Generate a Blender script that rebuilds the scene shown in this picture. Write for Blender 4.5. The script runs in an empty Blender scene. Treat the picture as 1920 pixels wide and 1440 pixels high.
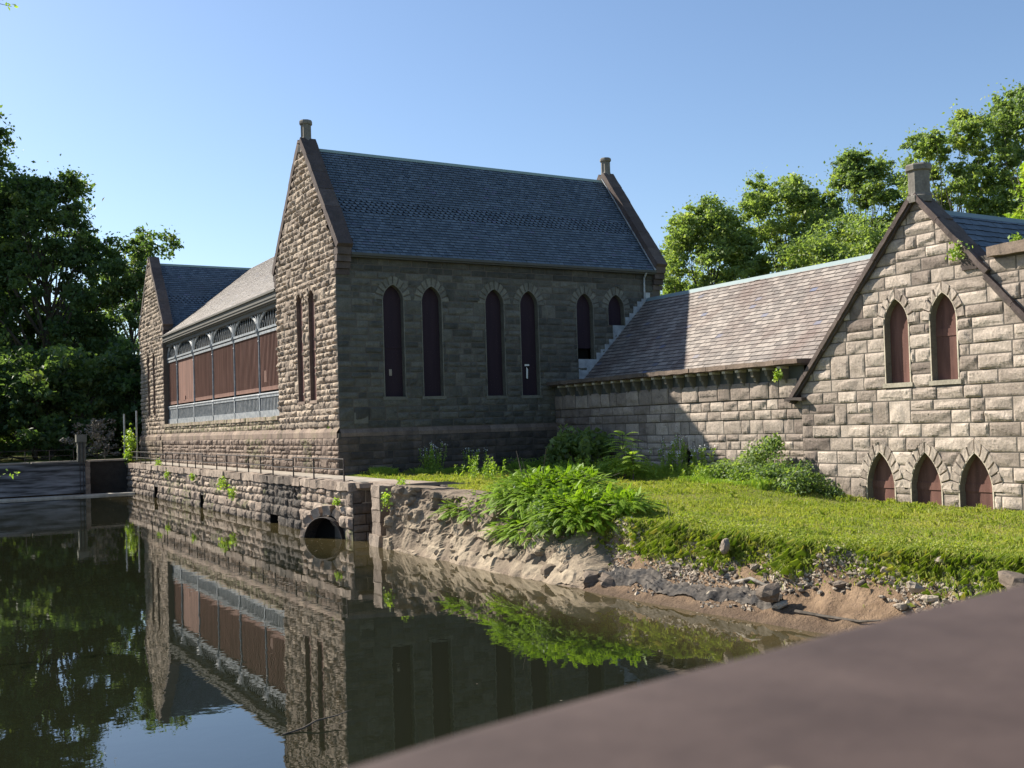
import bpy, math, random
import numpy as np
from mathutils import Matrix, Vector
from mathutils.geometry import tessellate_polygon

# ---------------------------------------------------------------- camera, world, sun
scene = bpy.context.scene
col = scene.collection
CAMLOC = (-18.458, -48.651, 4.631)
yaw, pitch, roll = 1.04369080, 0.0240657926, -0.0299925421
F = np.array([math.cos(yaw)*math.cos(pitch), math.sin(yaw)*math.cos(pitch), math.sin(pitch)])
R0 = np.array([math.sin(yaw), -math.cos(yaw), 0.0]); U0 = np.cross(R0, F)
RR = math.cos(roll)*R0 + math.sin(roll)*U0
UU = -math.sin(roll)*R0 + math.cos(roll)*U0
cd = bpy.data.cameras.new('camera'); cam = bpy.data.objects.new('camera', cd); col.objects.link(cam)
cam.matrix_world = Matrix(((RR[0], UU[0], -F[0], CAMLOC[0]), (RR[1], UU[1], -F[1], CAMLOC[1]),
                           (RR[2], UU[2], -F[2], CAMLOC[2]), (0, 0, 0, 1)))
cd.sensor_width = 36.0; cd.lens = 1954.94/1920*36.0
cd.shift_y = 30.74/1920
cd.clip_start = 0.05; cd.clip_end = 2000
cd.dof.use_dof = True; cd.dof.focus_distance = 50.0; cd.dof.aperture_fstop = 7.5
scene.camera = cam

SUN = np.array([-1.0, 1.65, 1.543]); SUN /= np.linalg.norm(SUN)
el = math.asin(SUN[2]); az = math.atan2(SUN[0], SUN[1])
w = bpy.data.worlds.new('World'); scene.world = w; w.use_nodes = True
nt = w.node_tree; bg = nt.nodes['Background']
sky = nt.nodes.new('ShaderNodeTexSky'); sky.sky_type = 'NISHITA'; sky.sun_disc = False
sky.sun_elevation = el; sky.sun_rotation = az
sky.air_density = 1.0; sky.dust_density = 0.7; sky.ozone_density = 3.2; sky.altitude = 100
nt.links.new(sky.outputs[0], bg.inputs[0]); bg.inputs[1].default_value = 0.08
sd = bpy.data.lights.new('sun', 'SUN'); so = bpy.data.objects.new('sun', sd); col.objects.link(so)
sd.energy = 4.8; sd.angle = math.radians(0.55); sd.color = (1.0, 0.93, 0.82)
so.rotation_euler = Vector(SUN).to_track_quat('Z', 'Y').to_euler()
scene.view_settings.view_transform = 'Standard'; scene.view_settings.look = 'None'
scene.view_settings.exposure = 1.1; scene.view_settings.gamma = 1.0
scene.render.engine = 'CYCLES'
scene.cycles.max_bounces = 7; scene.cycles.diffuse_bounces = 3; scene.cycles.glossy_bounces = 3
scene.cycles.transmission_bounces = 3; scene.cycles.transparent_max_bounces = 4
scene.cycles.use_denoising = True
try: scene.cycles.denoiser = 'OPENIMAGEDENOISE'
except Exception: pass

rng = np.random.default_rng(7)
random.seed(7)

# ---------------------------------------------------------------- helpers
def hash3(i, j, k):
    n = (i*73856093) ^ (j*19349663) ^ (k*83492791)
    n = (n ^ (n >> 13))*1274126177 & 0x7fffffff
    return ((n ^ (n >> 16)) & 0xffff)/65535.0
def vnoise(P, s=1.0, seed=0):
    """smooth value noise of the points P, in -1..1"""
    Q = np.asarray(P, float)*s + seed*17.13 + 1000.0
    I = np.floor(Q).astype(np.int64); f = Q-I; f = f*f*(3-2*f)
    r = 0
    for a in (0, 1):
        for b in (0, 1):
            for c in (0, 1):
                wgt = (f[:, 0] if a else 1-f[:, 0])*(f[:, 1] if b else 1-f[:, 1])*(f[:, 2] if c else 1-f[:, 2])
                r = r + wgt*hash3(I[:, 0]+a, I[:, 1]+b, I[:, 2]+c)
    return r*2-1
def fbm(P, s=1.0, seed=0, o=3):
    r = 0; a = 1.0
    for k in range(o):
        r = r + a*vnoise(P, s*(2.1**k), seed+k*3); a *= .5
    return r

class MB:
    def __init__(self): self.v = []; self.f = []; self.t = []; self.m = []; self.n = 0
    def add(self, V, Fc, tint=(.5, 0, 0), mi=0):
        V = np.asarray(V, float).reshape(-1, 3); Fc = np.asarray(Fc, np.int64)
        if Fc.ndim == 1: Fc = Fc.reshape(1, -1)
        if len(Fc) == 0: return
        self.v.append(V); self.f.append(Fc+self.n)
        self.t.append(np.broadcast_to(np.asarray(tint, float), (len(Fc), 3)).copy())
        self.m.append(np.full(len(Fc), mi)); self.n += len(V)
    def poly(self, pts, tint=(.5, 0, 0), mi=0): self.add(pts, np.arange(len(pts)), tint, mi)
    def box(self, x0, y0, z0, x1, y1, z1, tint=(.5, 0, 0), mi=0):
        V = [(x, y, z) for z in (z0, z1) for y in (y0, y1) for x in (x0, x1)]
        self.add(V, [(0, 2, 3, 1), (4, 5, 7, 6), (0, 1, 5, 4), (2, 6, 7, 3), (0, 4, 6, 2), (1, 3, 7, 5)], tint, mi)
    def obox(self, o, a, b, c, tint=(.5, 0, 0), mi=0):
        o, a, b, c = map(lambda q: np.array(q, float), (o, a, b, c))
        V = [o+i*a+j*b+k*c for k in (0, 1) for j in (0, 1) for i in (0, 1)]
        self.add(V, [(0, 2, 3, 1), (4, 5, 7, 6), (0, 1, 5, 4), (2, 6, 7, 3), (0, 4, 6, 2), (1, 3, 7, 5)], tint, mi)
    def tube(self, pts, rad, n=6, tint=(.5, 0, 0), mi=0, caps=True):
        pts = np.asarray(pts, float); m = len(pts); rad = np.broadcast_to(np.asarray(rad, float), (m,))
        T = np.gradient(pts, axis=0); T /= np.linalg.norm(T, axis=1)[:, None]+1e-9
        ref = np.array([0, 0, 1.]) if abs(T[0][2]) < .9 else np.array([1., 0, 0])
        A = np.cross(T, ref); A /= np.linalg.norm(A, axis=1)[:, None]+1e-9; B = np.cross(T, A)
        th = np.linspace(0, 2*math.pi, n, endpoint=False)
        V = pts[:, None, :]+rad[:, None, None]*(np.cos(th)[None, :, None]*A[:, None, :]+np.sin(th)[None, :, None]*B[:, None, :])
        i = np.arange(m-1)[:, None]*n; j = np.arange(n)[None, :]; jn = (j+1) % n
        Fc = np.stack([i+j, i+jn, i+n+jn, i+n+j], -1).reshape(-1, 4)
        self.add(V.reshape(-1, 3), Fc, tint, mi)
        if caps:
            self.poly(V[0], tint, mi); self.poly(V[-1], tint, mi)
    def lathe(self, c, prof, n=16, lobes=0, lob=0.0, tint=(.5, 0, 0), mi=0, rot=0.0):
        th = np.linspace(0, 2*math.pi, n, endpoint=False)+rot
        V = []
        for r, z in prof:
            rr = r*(1-lob*np.abs(np.sin(lobes*th/2))) if lobes else r+0*th
            V.append(np.stack([c[0]+rr*np.cos(th), c[1]+rr*np.sin(th), np.full(n, c[2]+z)], -1))
        V = np.concatenate(V); m = len(prof)
        i = np.arange(m-1)[:, None]*n; j = np.arange(n)[None, :]; jn = (j+1) % n
        self.add(V, np.stack([i+j, i+jn, i+n+jn, i+n+j], -1).reshape(-1, 4), tint, mi)
        self.poly(V[-n:], tint, mi); self.poly(V[:n], tint, mi)
    def build(self, name, mats, parent=None, smooth=False, loc=None):
        me = bpy.data.meshes.new(name)
        V = np.concatenate(self.v) if self.v else np.zeros((0, 3))
        o = bpy.data.objects.new(name, me)
        if loc is not None: V = V-np.array(loc, float)
        lt = np.concatenate([np.full(len(f), f.shape[1]) for f in self.f])
        li = np.concatenate([f.ravel() for f in self.f])
        me.vertices.add(len(V)); me.vertices.foreach_set('co', V.astype(np.float32).ravel())
        me.loops.add(len(li)); me.loops.foreach_set('vertex_index', li.astype(np.int32))
        me.polygons.add(len(lt))
        ls = np.concatenate([[0], np.cumsum(lt)[:-1]])
        me.polygons.foreach_set('loop_start', ls.astype(np.int32))
        me.polygons.foreach_set('loop_total', lt.astype(np.int32))
        me.polygons.foreach_set('material_index', np.concatenate(self.m).astype(np.int32))
        me.polygons.foreach_set('use_smooth', np.full(len(lt), bool(smooth)))
        T = np.concatenate(self.t); T4 = np.concatenate([T, np.ones((len(T), 1))], 1)
        at = me.attributes.new('tint', 'FLOAT_COLOR', 'FACE'); at.data.foreach_set('color', T4.astype(np.float32).ravel())
        if not isinstance(mats, (list, tuple)): mats = [mats]
        for m in mats: me.materials.append(m)
        me.update(calc_edges=True); me.validate()
        col.objects.link(o)
        if parent is not None:
            o.parent = parent
            top = parent
            if parent.parent is None and parent.type == 'EMPTY' and loc is None: o.location = -parent.location
            elif parent.parent is None and parent.type == 'EMPTY' and loc is not None: o.location = Vector(loc)-parent.location
        elif loc is not None: o.location = loc
        return o

def empty(name, loc, label, cat, group=None):
    o = bpy.data.objects.new(name, None); col.objects.link(o); o.location = loc; o.empty_display_size = .2
    return tag(o, label, cat, group)
def tag(o, label, cat, group=None):
    o['label'] = label; o['category'] = cat
    if group: o['group'] = group
    return o
def struct(o): o['kind'] = 'structure'; return o

# ---------------------------------------------------------------- materials
class NT:
    def __init__(self, name):
        self.m = bpy.data.materials.new(name); self.m.use_nodes = True
        self.t = self.m.node_tree; self.p = self.t.nodes['Principled BSDF']
        self.co = self.t.nodes.new('ShaderNodeTexCoord').outputs['Object']
    def n(self, typ, **kw):
        nd = self.t.nodes.new(typ)
        for k, v in kw.items():
            if k in ('operation', 'blend_type', 'data_type', 'attribute_name', 'noise_dimensions', 'feature', 'distance'): setattr(nd, k, v)
            else: nd.inputs[k].default_value = v
        return nd
    def l(self, a, b): self.t.links.new(a, b)
    def noise(self, scale, detail=4, rough=.55, vec=None, stretch=None):
        nd = self.n('ShaderNodeTexNoise', Scale=scale, Detail=detail, Roughness=rough)
        v = vec or self.co
        if stretch:
            mp = self.t.nodes.new('ShaderNodeMapping'); mp.inputs['Scale'].default_value = stretch; self.l(v, mp.inputs[0]); v = mp.outputs[0]
        self.l(v, nd.inputs['Vector']); return nd.outputs['Fac']
    def ramp(self, x, a, b, lo=0.0, hi=1.0):
        nd = self.n('ShaderNodeMapRange'); nd.inputs[1].default_value = a; nd.inputs[2].default_value = b
        nd.inputs[3].default_value = lo; nd.inputs[4].default_value = hi; self.l(x, nd.inputs[0]); return nd.outputs[0]
    def mix(self, f, a, b, bt='MIX'):
        nd = self.t.nodes.new('ShaderNodeMix'); nd.data_type = 'RGBA'; nd.blend_type = bt
        for s, v in ((0, f), (6, a), (7, b)):
            if isinstance(v, (int, float)): nd.inputs[s].default_value = v
            elif isinstance(v, tuple): nd.inputs[s].default_value = (*v, 1) if len(v) == 3 else v
            else: self.l(v, nd.inputs[s])
        return nd.outputs[2]
    def math(self, op, a, b=None):
        nd = self.t.nodes.new('ShaderNodeMath'); nd.operation = op
        for s, v in ((0, a), (1, b)):
            if v is None: continue
            if isinstance(v, (int, float)): nd.inputs[s].default_value = v
            else: self.l(v, nd.inputs[s])
        return nd.outputs[0]
    def tint(self):
        a = self.n('ShaderNodeAttribute', attribute_name='tint'); s = self.t.nodes.new('ShaderNodeSeparateColor')
        self.l(a.outputs['Color'], s.inputs[0]); return s.outputs
    def grey(self, x):
        c = self.t.nodes.new('ShaderNodeCombineColor')
        for i in range(3): self.l(x, c.inputs[i])
        return c.outputs[0]
    def bump(self, x, strength, dist=.02):
        b = self.n('ShaderNodeBump', Strength=strength, Distance=dist); self.l(x, b.inputs['Height']); self.l(b.outputs[0], self.p.inputs['Normal'])
    def out(self, colr, rough=.9, spec=.25):
        if isinstance(colr, tuple): self.p.inputs['Base Color'].default_value = (*colr, 1)
        else: self.l(colr, self.p.inputs['Base Color'])
        if isinstance(rough, (int, float)): self.p.inputs['Roughness'].default_value = rough
        else: self.l(rough, self.p.inputs['Roughness'])
        self.p.inputs['Specular IOR Level'].default_value = spec
        return self.m

def stone_mat(name, A, B, dark=(.05, .045, .04), moss=(.10, .12, .03), bump=.5, streak=.35):
    q = NT(name); t = q.tint()
    c = q.mix(t[0], A, B)
    n1 = q.ramp(q.noise(2.2, 5), .3, .7, .78, 1.15); c = q.mix(1.0, c, q.grey(n1), 'MULTIPLY')
    n2 = q.ramp(q.noise(14, 4), .3, .7, .82, 1.14); c = q.mix(1.0, c, q.grey(n2), 'MULTIPLY')
    st = q.ramp(q.noise(1.0, 4, .6, stretch=(2.2, 2.2, .25)), .52, .72, 0, streak); c = q.mix(st, c, dark)
    d = q.math('MULTIPLY', t[1], q.ramp(q.noise(1.6, 4), .25, .6, .55, 1.0)); c = q.mix(d, c, dark)
    mm = q.math('MULTIPLY', t[2], q.ramp(q.noise(3.5, 3), .45, .6, 0, 1)); c = q.mix(mm, c, moss)
    ck = q.ramp(q.noise(3.4, 6, .68, stretch=(1, 1, 1.7)), .60, .66, 0, .5); c = q.mix(ck, c, dark)
    h = q.math('ADD', q.math('MULTIPLY', q.noise(9, 5, .6), 1.0), q.math('MULTIPLY', q.noise(45, 3), .35))
    q.bump(h, bump, .03)
    return q.out(c, .92, .2)

M = {}
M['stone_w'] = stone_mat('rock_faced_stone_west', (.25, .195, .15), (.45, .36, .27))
M['stone_s'] = stone_mat('rock_faced_stone_shade_dark', (.075, .075, .064), (.15, .145, .12), dark=(.03, .03, .028), bump=.45, streak=.3)  # stone colour lowered to deepen the shade of the south wall
M['stone_g'] = stone_mat('rock_faced_stone_gable', (.27, .222, .182), (.47, .395, .325), dark=(.10, .075, .065), bump=.5, streak=.28)
M['stone_base'] = stone_mat('brown_base_stone', (.19, .14, .11), (.31, .235, .18), bump=.6, streak=.45)
M['stone_quay'] = stone_mat('quay_stone', (.24, .185, .145), (.40, .32, .25), bump=.8, streak=.4)
M['stone_trim'] = stone_mat('dressed_pale_stone', (.20, .18, .145), (.58, .51, .39), bump=.25, streak=.2)  # dark end of the mix paints the shade of window reveals
M['stone_trim_s'] = stone_mat('dressed_grey_stone_shade_dark', (.13, .128, .107), (.19, .185, .15), bump=.25, streak=.2)  # trim darkened along with the south stone, painting its shade
M['coping'] = stone_mat('weathered_coping', (.085, .065, .06), (.14, .11, .095), bump=.4, streak=.5)
M['finial'] = stone_mat('finial_stone', (.17, .16, .14), (.24, .22, .19), bump=.25, streak=.45)
q = NT('mortar'); M['mortar'] = q.out(q.mix(q.noise(6), (.075, .065, .055), (.14, .12, .10)))

def slate_mat(name, A, B, brown, spec=.4):
    q = NT(name); t = q.tint(); c = q.mix(t[0], A, B)
    c = q.mix(q.ramp(q.noise(.55, 4, .6, stretch=(1, 1, .45)), .45, .72, 0, .8), c, brown)
    c = q.mix(t[1], c, (.13, .14, .20)); c = q.mix(t[2], c, (.022, .022, .024))  # last mix paints the shade in the gaps between slates
    n2 = q.ramp(q.noise(20, 3), .3, .7, .85, 1.12); c = q.mix(1.0, c, q.grey(n2), 'MULTIPLY')
    q.bump(q.noise(30, 3), .25, .01)
    return q.out(c, .62, spec)
M['slate_blue'] = slate_mat('blue_grey_slate', (.07, .098, .125), (.14, .178, .212), (.085, .11, .132))
M['slate_warm'] = slate_mat('weathered_warm_slate', (.155, .132, .115), (.32, .275, .235), (.15, .10, .08))
M['slate_hall'] = slate_mat('weathered_hall_slate', (.20, .175, .15), (.30, .265, .225), (.20, .16, .135))
q = NT('lead_ridge'); M['ridge'] = q.out(q.mix(q.noise(3), (.22, .30, .24), (.30, .37, .33)), .6)
q = NT('copper_ridge'); M['ridge2'] = q.out(q.mix(q.noise(3), (.15, .22, .23), (.23, .29, .29)), .6)
q = NT('grey_sheet_metal'); M['metal'] = q.out(q.mix(q.ramp(q.noise(2.5), .35, .65), (.25, .27, .28), (.42, .45, .47)), .45, .5)
q = NT('dark_gutter'); M['gutter'] = q.out(q.mix(q.noise(4), (.055, .06, .055), (.10, .10, .09)), .7)
def board_mat(name, A, B, sc=(1, 1, .12)):
    q = NT(name); t = q.tint(); c = q.mix(q.ramp(q.noise(3.5, 4, stretch=sc), .3, .7), A, B)
    c = q.mix(1.0, c, q.grey(q.ramp(t[0], 0, 1, .75, 1.25)), 'MULTIPLY')
    c = q.mix(q.ramp(q.noise(22, 2), .68, .72, 0, .3), c, (.4, .3, .26))
    q.bump(q.noise(12, 3, stretch=sc), .2, .01); return q.out(c, .8, .2)
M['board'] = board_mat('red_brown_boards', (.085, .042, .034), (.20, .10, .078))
M['board_s'] = board_mat('brown_boards_shade_dark', (.028, .018, .026), (.038, .024, .032))  # board colour darkened for the windows that lie in shade
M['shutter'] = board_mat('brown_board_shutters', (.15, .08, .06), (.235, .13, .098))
q = NT('grey_painted_iron'); M['iron'] = q.out(q.mix(q.ramp(q.noise(4, 4), .4, .65), (.19, .21, .225), (.33, .34, .34)), .55, .4)
q = NT('dark_painted_timber'); M['timber'] = q.out(q.mix(q.noise(3, 4, stretch=(1, .2, 1)), (.09, .088, .078), (.15, .14, .12)), .8)
q = NT('black_void'); M['void'] = q.out((.012, .011, .01), .95, .1)
q = NT('rusty_pipe'); M['pipe'] = q.out(q.mix(q.ramp(q.noise(14, 3), .4, .65), (.028, .024, .023), (.075, .06, .05)), .8, .3)
q = NT('concrete'); M['concrete'] = q.out(q.mix(q.ramp(q.noise(1.6, 5), .35, .65), (.24, .21, .17), (.38, .33, .27)), .9)
q = NT('stained_concrete')
c = q.mix(q.ramp(q.noise(.9, 4, stretch=(.25, .25, 2.5)), .42, .6), (.045, .044, .043), (.26, .26, .27)); q.bump(q.noise(8), .3); M['weir'] = q.out(c, .8)
def leaf_mat(name, A, B, C, tr=.35, rough=.5):
    q = NT(name); t = q.tint(); c = q.mix(t[0], A, B); c = q.mix(t[1], c, C)
    q.out(c, rough, .3)
    tl = q.t.nodes.new('ShaderNodeBsdfTranslucent'); q.l(q.mix(1.0, c, (1.5, 1.6, .6), 'MULTIPLY'), tl.inputs[0])
    mx = q.t.nodes.new('ShaderNodeMixShader'); mx.inputs[0].default_value = tr
    q.l(q.p.outputs[0], mx.inputs[1]); q.l(tl.outputs[0], mx.inputs[2]); q.l(mx.outputs[0], q.t.nodes['Material Output'].inputs[0])
    return q.m
M['leaf_dark'] = leaf_mat('oak_leaves', (.06, .105, .042), (.115, .17, .07), (.20, .235, .08), .48)
M['leaf_mid'] = leaf_mat('maple_leaves', (.12, .18, .075), (.22, .285, .12), (.31, .34, .10), .48)
M['leaf_bright'] = leaf_mat('ash_leaves', (.16, .225, .085), (.28, .345, .135), (.38, .40, .11), .48)
M['leaf_bush'] = leaf_mat('fern_like_leaves', (.15, .25, .025), (.26, .38, .035), (.34, .42, .04), .4)
M['leaf_weed'] = leaf_mat('weed_leaves', (.17, .27, .045), (.30, .40, .07), (.42, .45, .08), .4)
M['grass'] = leaf_mat('grass_blades', (.19, .25, .038), (.32, .34, .065), (.46, .40, .16), .4)
M['petal'] = NT('white_petals').out((.75, .75, .72), .7)
q = NT('grey_bark'); c = q.mix(q.ramp(q.noise(6, 4, stretch=(1, 1, .3)), .3, .7), (.05, .042, .033), (.12, .10, .08)); q.bump(q.noise(10, 4), .5, .03); M['bark'] = q.out(c)
q = NT('pale_bark'); c = q.mix(q.ramp(q.noise(4, 4), .35, .65), (.12, .105, .085), (.33, .30, .26)); M['bark_pale'] = q.out(c)
# ---------------------------------------------------------------- masonry
def PW(x0): return lambda u, v, d: np.stack([x0-np.asarray(d)+0*u, np.asarray(u)+0*v, np.asarray(v)+0*u], -1)
def PS(y0): return lambda u, v, d: np.stack([np.asarray(u)+0*v, y0-np.asarray(d)+0*u, np.asarray(v)+0*u], -1)

def stone(mb, P, ua, ub, va, vb, amp, mask=None, tint=(.5, 0, 0), res=.1, smooth=False):
    w_, h_ = ub-ua, vb-va
    if w_ < .05 or h_ < .05: return
    e = min(.022, w_*.2, h_*.2)
    nu = max(2, int(math.ceil(w_/res))); nv = max(2, int(math.ceil(h_/res)))
    us = np.concatenate([[ua], np.linspace(ua+e, ub-e, nu+1), [ub]]); vs = np.concatenate([[va], np.linspace(va+e, vb-e, nv+1), [vb]])
    Ug, Vg = np.meshgrid(us, vs); D = np.full(Ug.shape, -.004)
    su = (Ug-(ua+ub)/2)/w_; sv = (Vg-(va+vb)/2)/h_
    base = amp*rng.uniform(.45, 1.0)
    H = base+amp*.45*(rng.uniform(-1, 1)*su+rng.uniform(-1, 1)*sv*1.2)+rng.normal(0, amp*.07, Ug.shape)
    if not smooth:
        for k in range(rng.integers(3, 7)):
            th = rng.uniform(0, 2*math.pi); off = rng.uniform(.02, .42)
            H = np.minimum(H, base+amp*rng.uniform(.6, 3.4)*(off-(su*math.cos(th)+sv*math.sin(th))))
        H = np.maximum(H, amp*.1)
    D[1:-1, 1:-1] = H[1:-1, 1:-1]
    rim = D[1:-1, 1:-1]
    for sl in (np.s_[0, :], np.s_[-1, :], np.s_[:, 0], np.s_[:, -1]): rim[sl] = np.clip(rim[sl]*.55, .008, None)
    if nu > 2 and nv > 2:
        Ug[2:-2, 2:-2] += rng.uniform(-.28, .28, Ug[2:-2, 2:-2].shape)*res; Vg[2:-2, 2:-2] += rng.uniform(-.28, .28, Vg[2:-2, 2:-2].shape)*res
    m, n = Ug.shape
    i = np.arange(m-1)[:, None]*n; j = np.arange(n-1)[None, :]
    Fc = np.stack([i+j, i+j+1, i+j+n+1, i+j+n], -1).reshape(-1, 4)
    if mask is not None:
        uf, vf = Ug.ravel(), Vg.ravel()
        cm = mask(uf[Fc].mean(1), vf[Fc].mean(1)); Fc = Fc[~cm]
        if len(Fc) == 0: return
    mb.add(P(Ug.ravel(), Vg.ravel(), D.ravel()), Fc, tint)

def ashlar(mb, P, u0, u1, v0, v1, amp, holes=(), mask=None, band=(.36, .46), L=(.5, 1.15), tall=.25, dirt_shade=None, res=.1, j=.014, end=None):  # darkening callback: real dirt and, on some walls, painted shade
    v = v0
    def seg(a, b, va, vb, Lr):
        x = a
        while x < b-.01:
            l = rng.uniform(*Lr)
            if b-(x+l) < Lr[0]*.6: l = b-x
            put(x, x+l, va, vb); x += l
    def put(a, b, va, vb):
        iv = [(a, b)]; vm = (va+vb)/2
        for (ha, hb, hva, hvb) in holes:
            if hva-.05 < vm < hvb:
                nv_ = []
                for (p, q_) in iv:
                    if q_ <= ha or p >= hb: nv_.append((p, q_)); continue
                    if p < ha-.06: nv_.append((p, ha))
                    if q_ > hb+.06: nv_.append((hb, q_))
                iv = nv_
        for (p, q_) in iv:
            r = rng.random(); d, ms = dirt_shade((p+q_)/2, vm) if dirt_shade else (0, 0)
            stone(mb, P, p+j, q_-j, va+j, vb-j, amp*rng.uniform(.7, 1.15), mask, (r, min(1, max(0, d+rng.uniform(-.12, .12)*(d > 0))), ms), res)
    while v < v1-.02:
        h = rng.uniform(*band)
        two = rng.random() < tall*1.6
        H = h*(1.75 if two else 1.0)
        if v1-(v+H) < band[0]*.7: H = v1-v; two = H > band[1]*1.4
        if not two: seg(u0, u1, v, v+H, L)
        else:
            x = u0
            while x < u1-.01:
                if rng.random() < .35:
                    l = rng.uniform(.55, .95)
                    if u1-(x+l) < .5: l = u1-x
                    put(x, x+l, v, v+H)
                else:
                    l = rng.uniform(1.2, 2.6)
                    if u1-(x+l) < .8: l = u1-x
                    s = v+H*rng.uniform(.42, .58)
                    seg(x, x+l, v, s, L); seg(x, x+l, s, v+H, L)
                x += l
        v += H

def flat_face(mb, P, outer, holes=(), d=0.0, tint=(.5, 0, 0), mi=0):
    loops = [outer]+list(holes)
    tris = tessellate_polygon([[Vector((a, b, 0)) for a, b in lp] for lp in loops])
    pts = np.array([p for lp in loops for p in lp], float)
    mb.add(P(pts[:, 0], pts[:, 1], d), np.array([list(t) for t in tris]), tint, mi)

def arch_side(a, h, n=9):
    """points of the right half of a pointed arch, springing -> tip"""
    c = (h*h-a*a)/(2*a); R = a+c
    th1 = math.asin(h/R); t = np.linspace(0, th1, n)
    return [(-c+R*math.cos(x), R*math.sin(x)) for x in t], c, R
def lancet(uc, a, v0, vs, h, n=9):
    s, c, R = arch_side(a, h, n)
    return [(uc-a, v0), (uc+a, v0)]+[(uc+x, vs+y) for x, y in s]+[(uc-x, vs+y) for x, y in s[-2::-1]]
def arch_mask(uc, a, v0, vs, h, t):
    s, c, R = arch_side(a, h)
    def f(u, v):
        up = (v > vs) & (np.hypot(u-(uc-c), v-vs) < R+t) & (np.hypot(u-(uc+c), v-vs) < R+t)
        mid = (v > v0) & (v <= vs+.001) & (np.abs(u-uc) < a)
        return up | mid
    return f
def voussoirs(P, uc, a, vs, h, t, n, amp, parent, mat, name='arch_stones', tf=0.0, sm=False):
    mb = MB(); s, c, R = arch_side(a, h)
    th_in = math.asin(h/R); tipo = math.sqrt((R+t)**2-c*c); th_out = math.atan2(tipo, c)
    for sgn in (-1, 1):
        for k in range(n):
            f0, f1 = k/n, (k+1)/n
            def Q(fr, r, th_in=th_in, th_out=th_out):
                th = fr*(th_in+(th_out-th_in)*(r-R)/t)
                return uc+sgn*(-c+r*np.cos(th)), vs+r*np.sin(th)
            g = .012/R
            fa = np.array([f0+g, f0+2.6*g, (f0+f1)/2, f1-2.6*g, f1-g]) if k < n-1 else np.array([f0+g, f0+2.6*g, (f0+f1)/2, f1-g*.8, f1-g*.1])
            ra = np.array([R+.005, R+.03, R+t*.35, R+t*.68, R+t-.03, R+t-.004])
            FG, RG = np.meshgrid(fa, ra); U_, V_ = Q(FG, RG)
            D = np.full(U_.shape, -.004); b = .02+amp*rng.uniform(.4, 1)
            D[1:-1, 1:-1] = b+rng.normal(0, amp*(.05 if sm else .15), D[1:-1, 1:-1].shape); D[1:-1, 1:-1][D[1:-1, 1:-1] < .015] = .015
            m_, n_ = U_.shape; i = np.arange(m_-1)[:, None]*n_; j = np.arange(n_-1)[None, :]
            mb.add(P(U_.ravel(), V_.ravel(), D.ravel()), np.stack([i+j, i+j+1, i+j+n_+1, i+j+n_], -1).reshape(-1, 4), (rng.random(), tf, 0))
    return mb.build(name, mat, parent)

def rough_box(mb, o, a, b, c, res=.16, amp=.02, tint=None, bevel=0):
    """a stone block: box o + a,b,c with noisy surface"""
    o, a, b, c = map(lambda q_: np.array(q_, float), (o, a, b, c)); t = tint or (rng.random(), 0, 0); seed = int(rng.integers(1, 999))
    ctr = o+(a+b+c)/2
    for (s, p, q_) in ((o, a, b), (o+c, a, b), (o, a, c), (o+b, a, c), (o, b, c), (o+a, b, c)):
        lp, lq = np.linalg.norm(p), np.linalg.norm(q_); n1 = max(2, int(lp/res)); n2 = max(2, int(lq/res))
        A, B = np.meshgrid(np.linspace(0, 1, n1+1), np.linspace(0, 1, n2+1))
        V = s+A.ravel()[:, None]*p+B.ravel()[:, None]*q_
        V = V+np.stack([vnoise(V, 1.1/res*.45, seed), vnoise(V, 1.1/res*.45, seed+1), vnoise(V, 1.1/res*.45, seed+2)], -1)*amp
        i = np.arange(n2)[:, None]*(n1+1); j = np.arange(n1)[None, :]
        mb.add(V, np.stack([i+j, i+j+1, i+j+n1+2, i+j+n1+1], -1).reshape(-1, 4), t)

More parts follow.
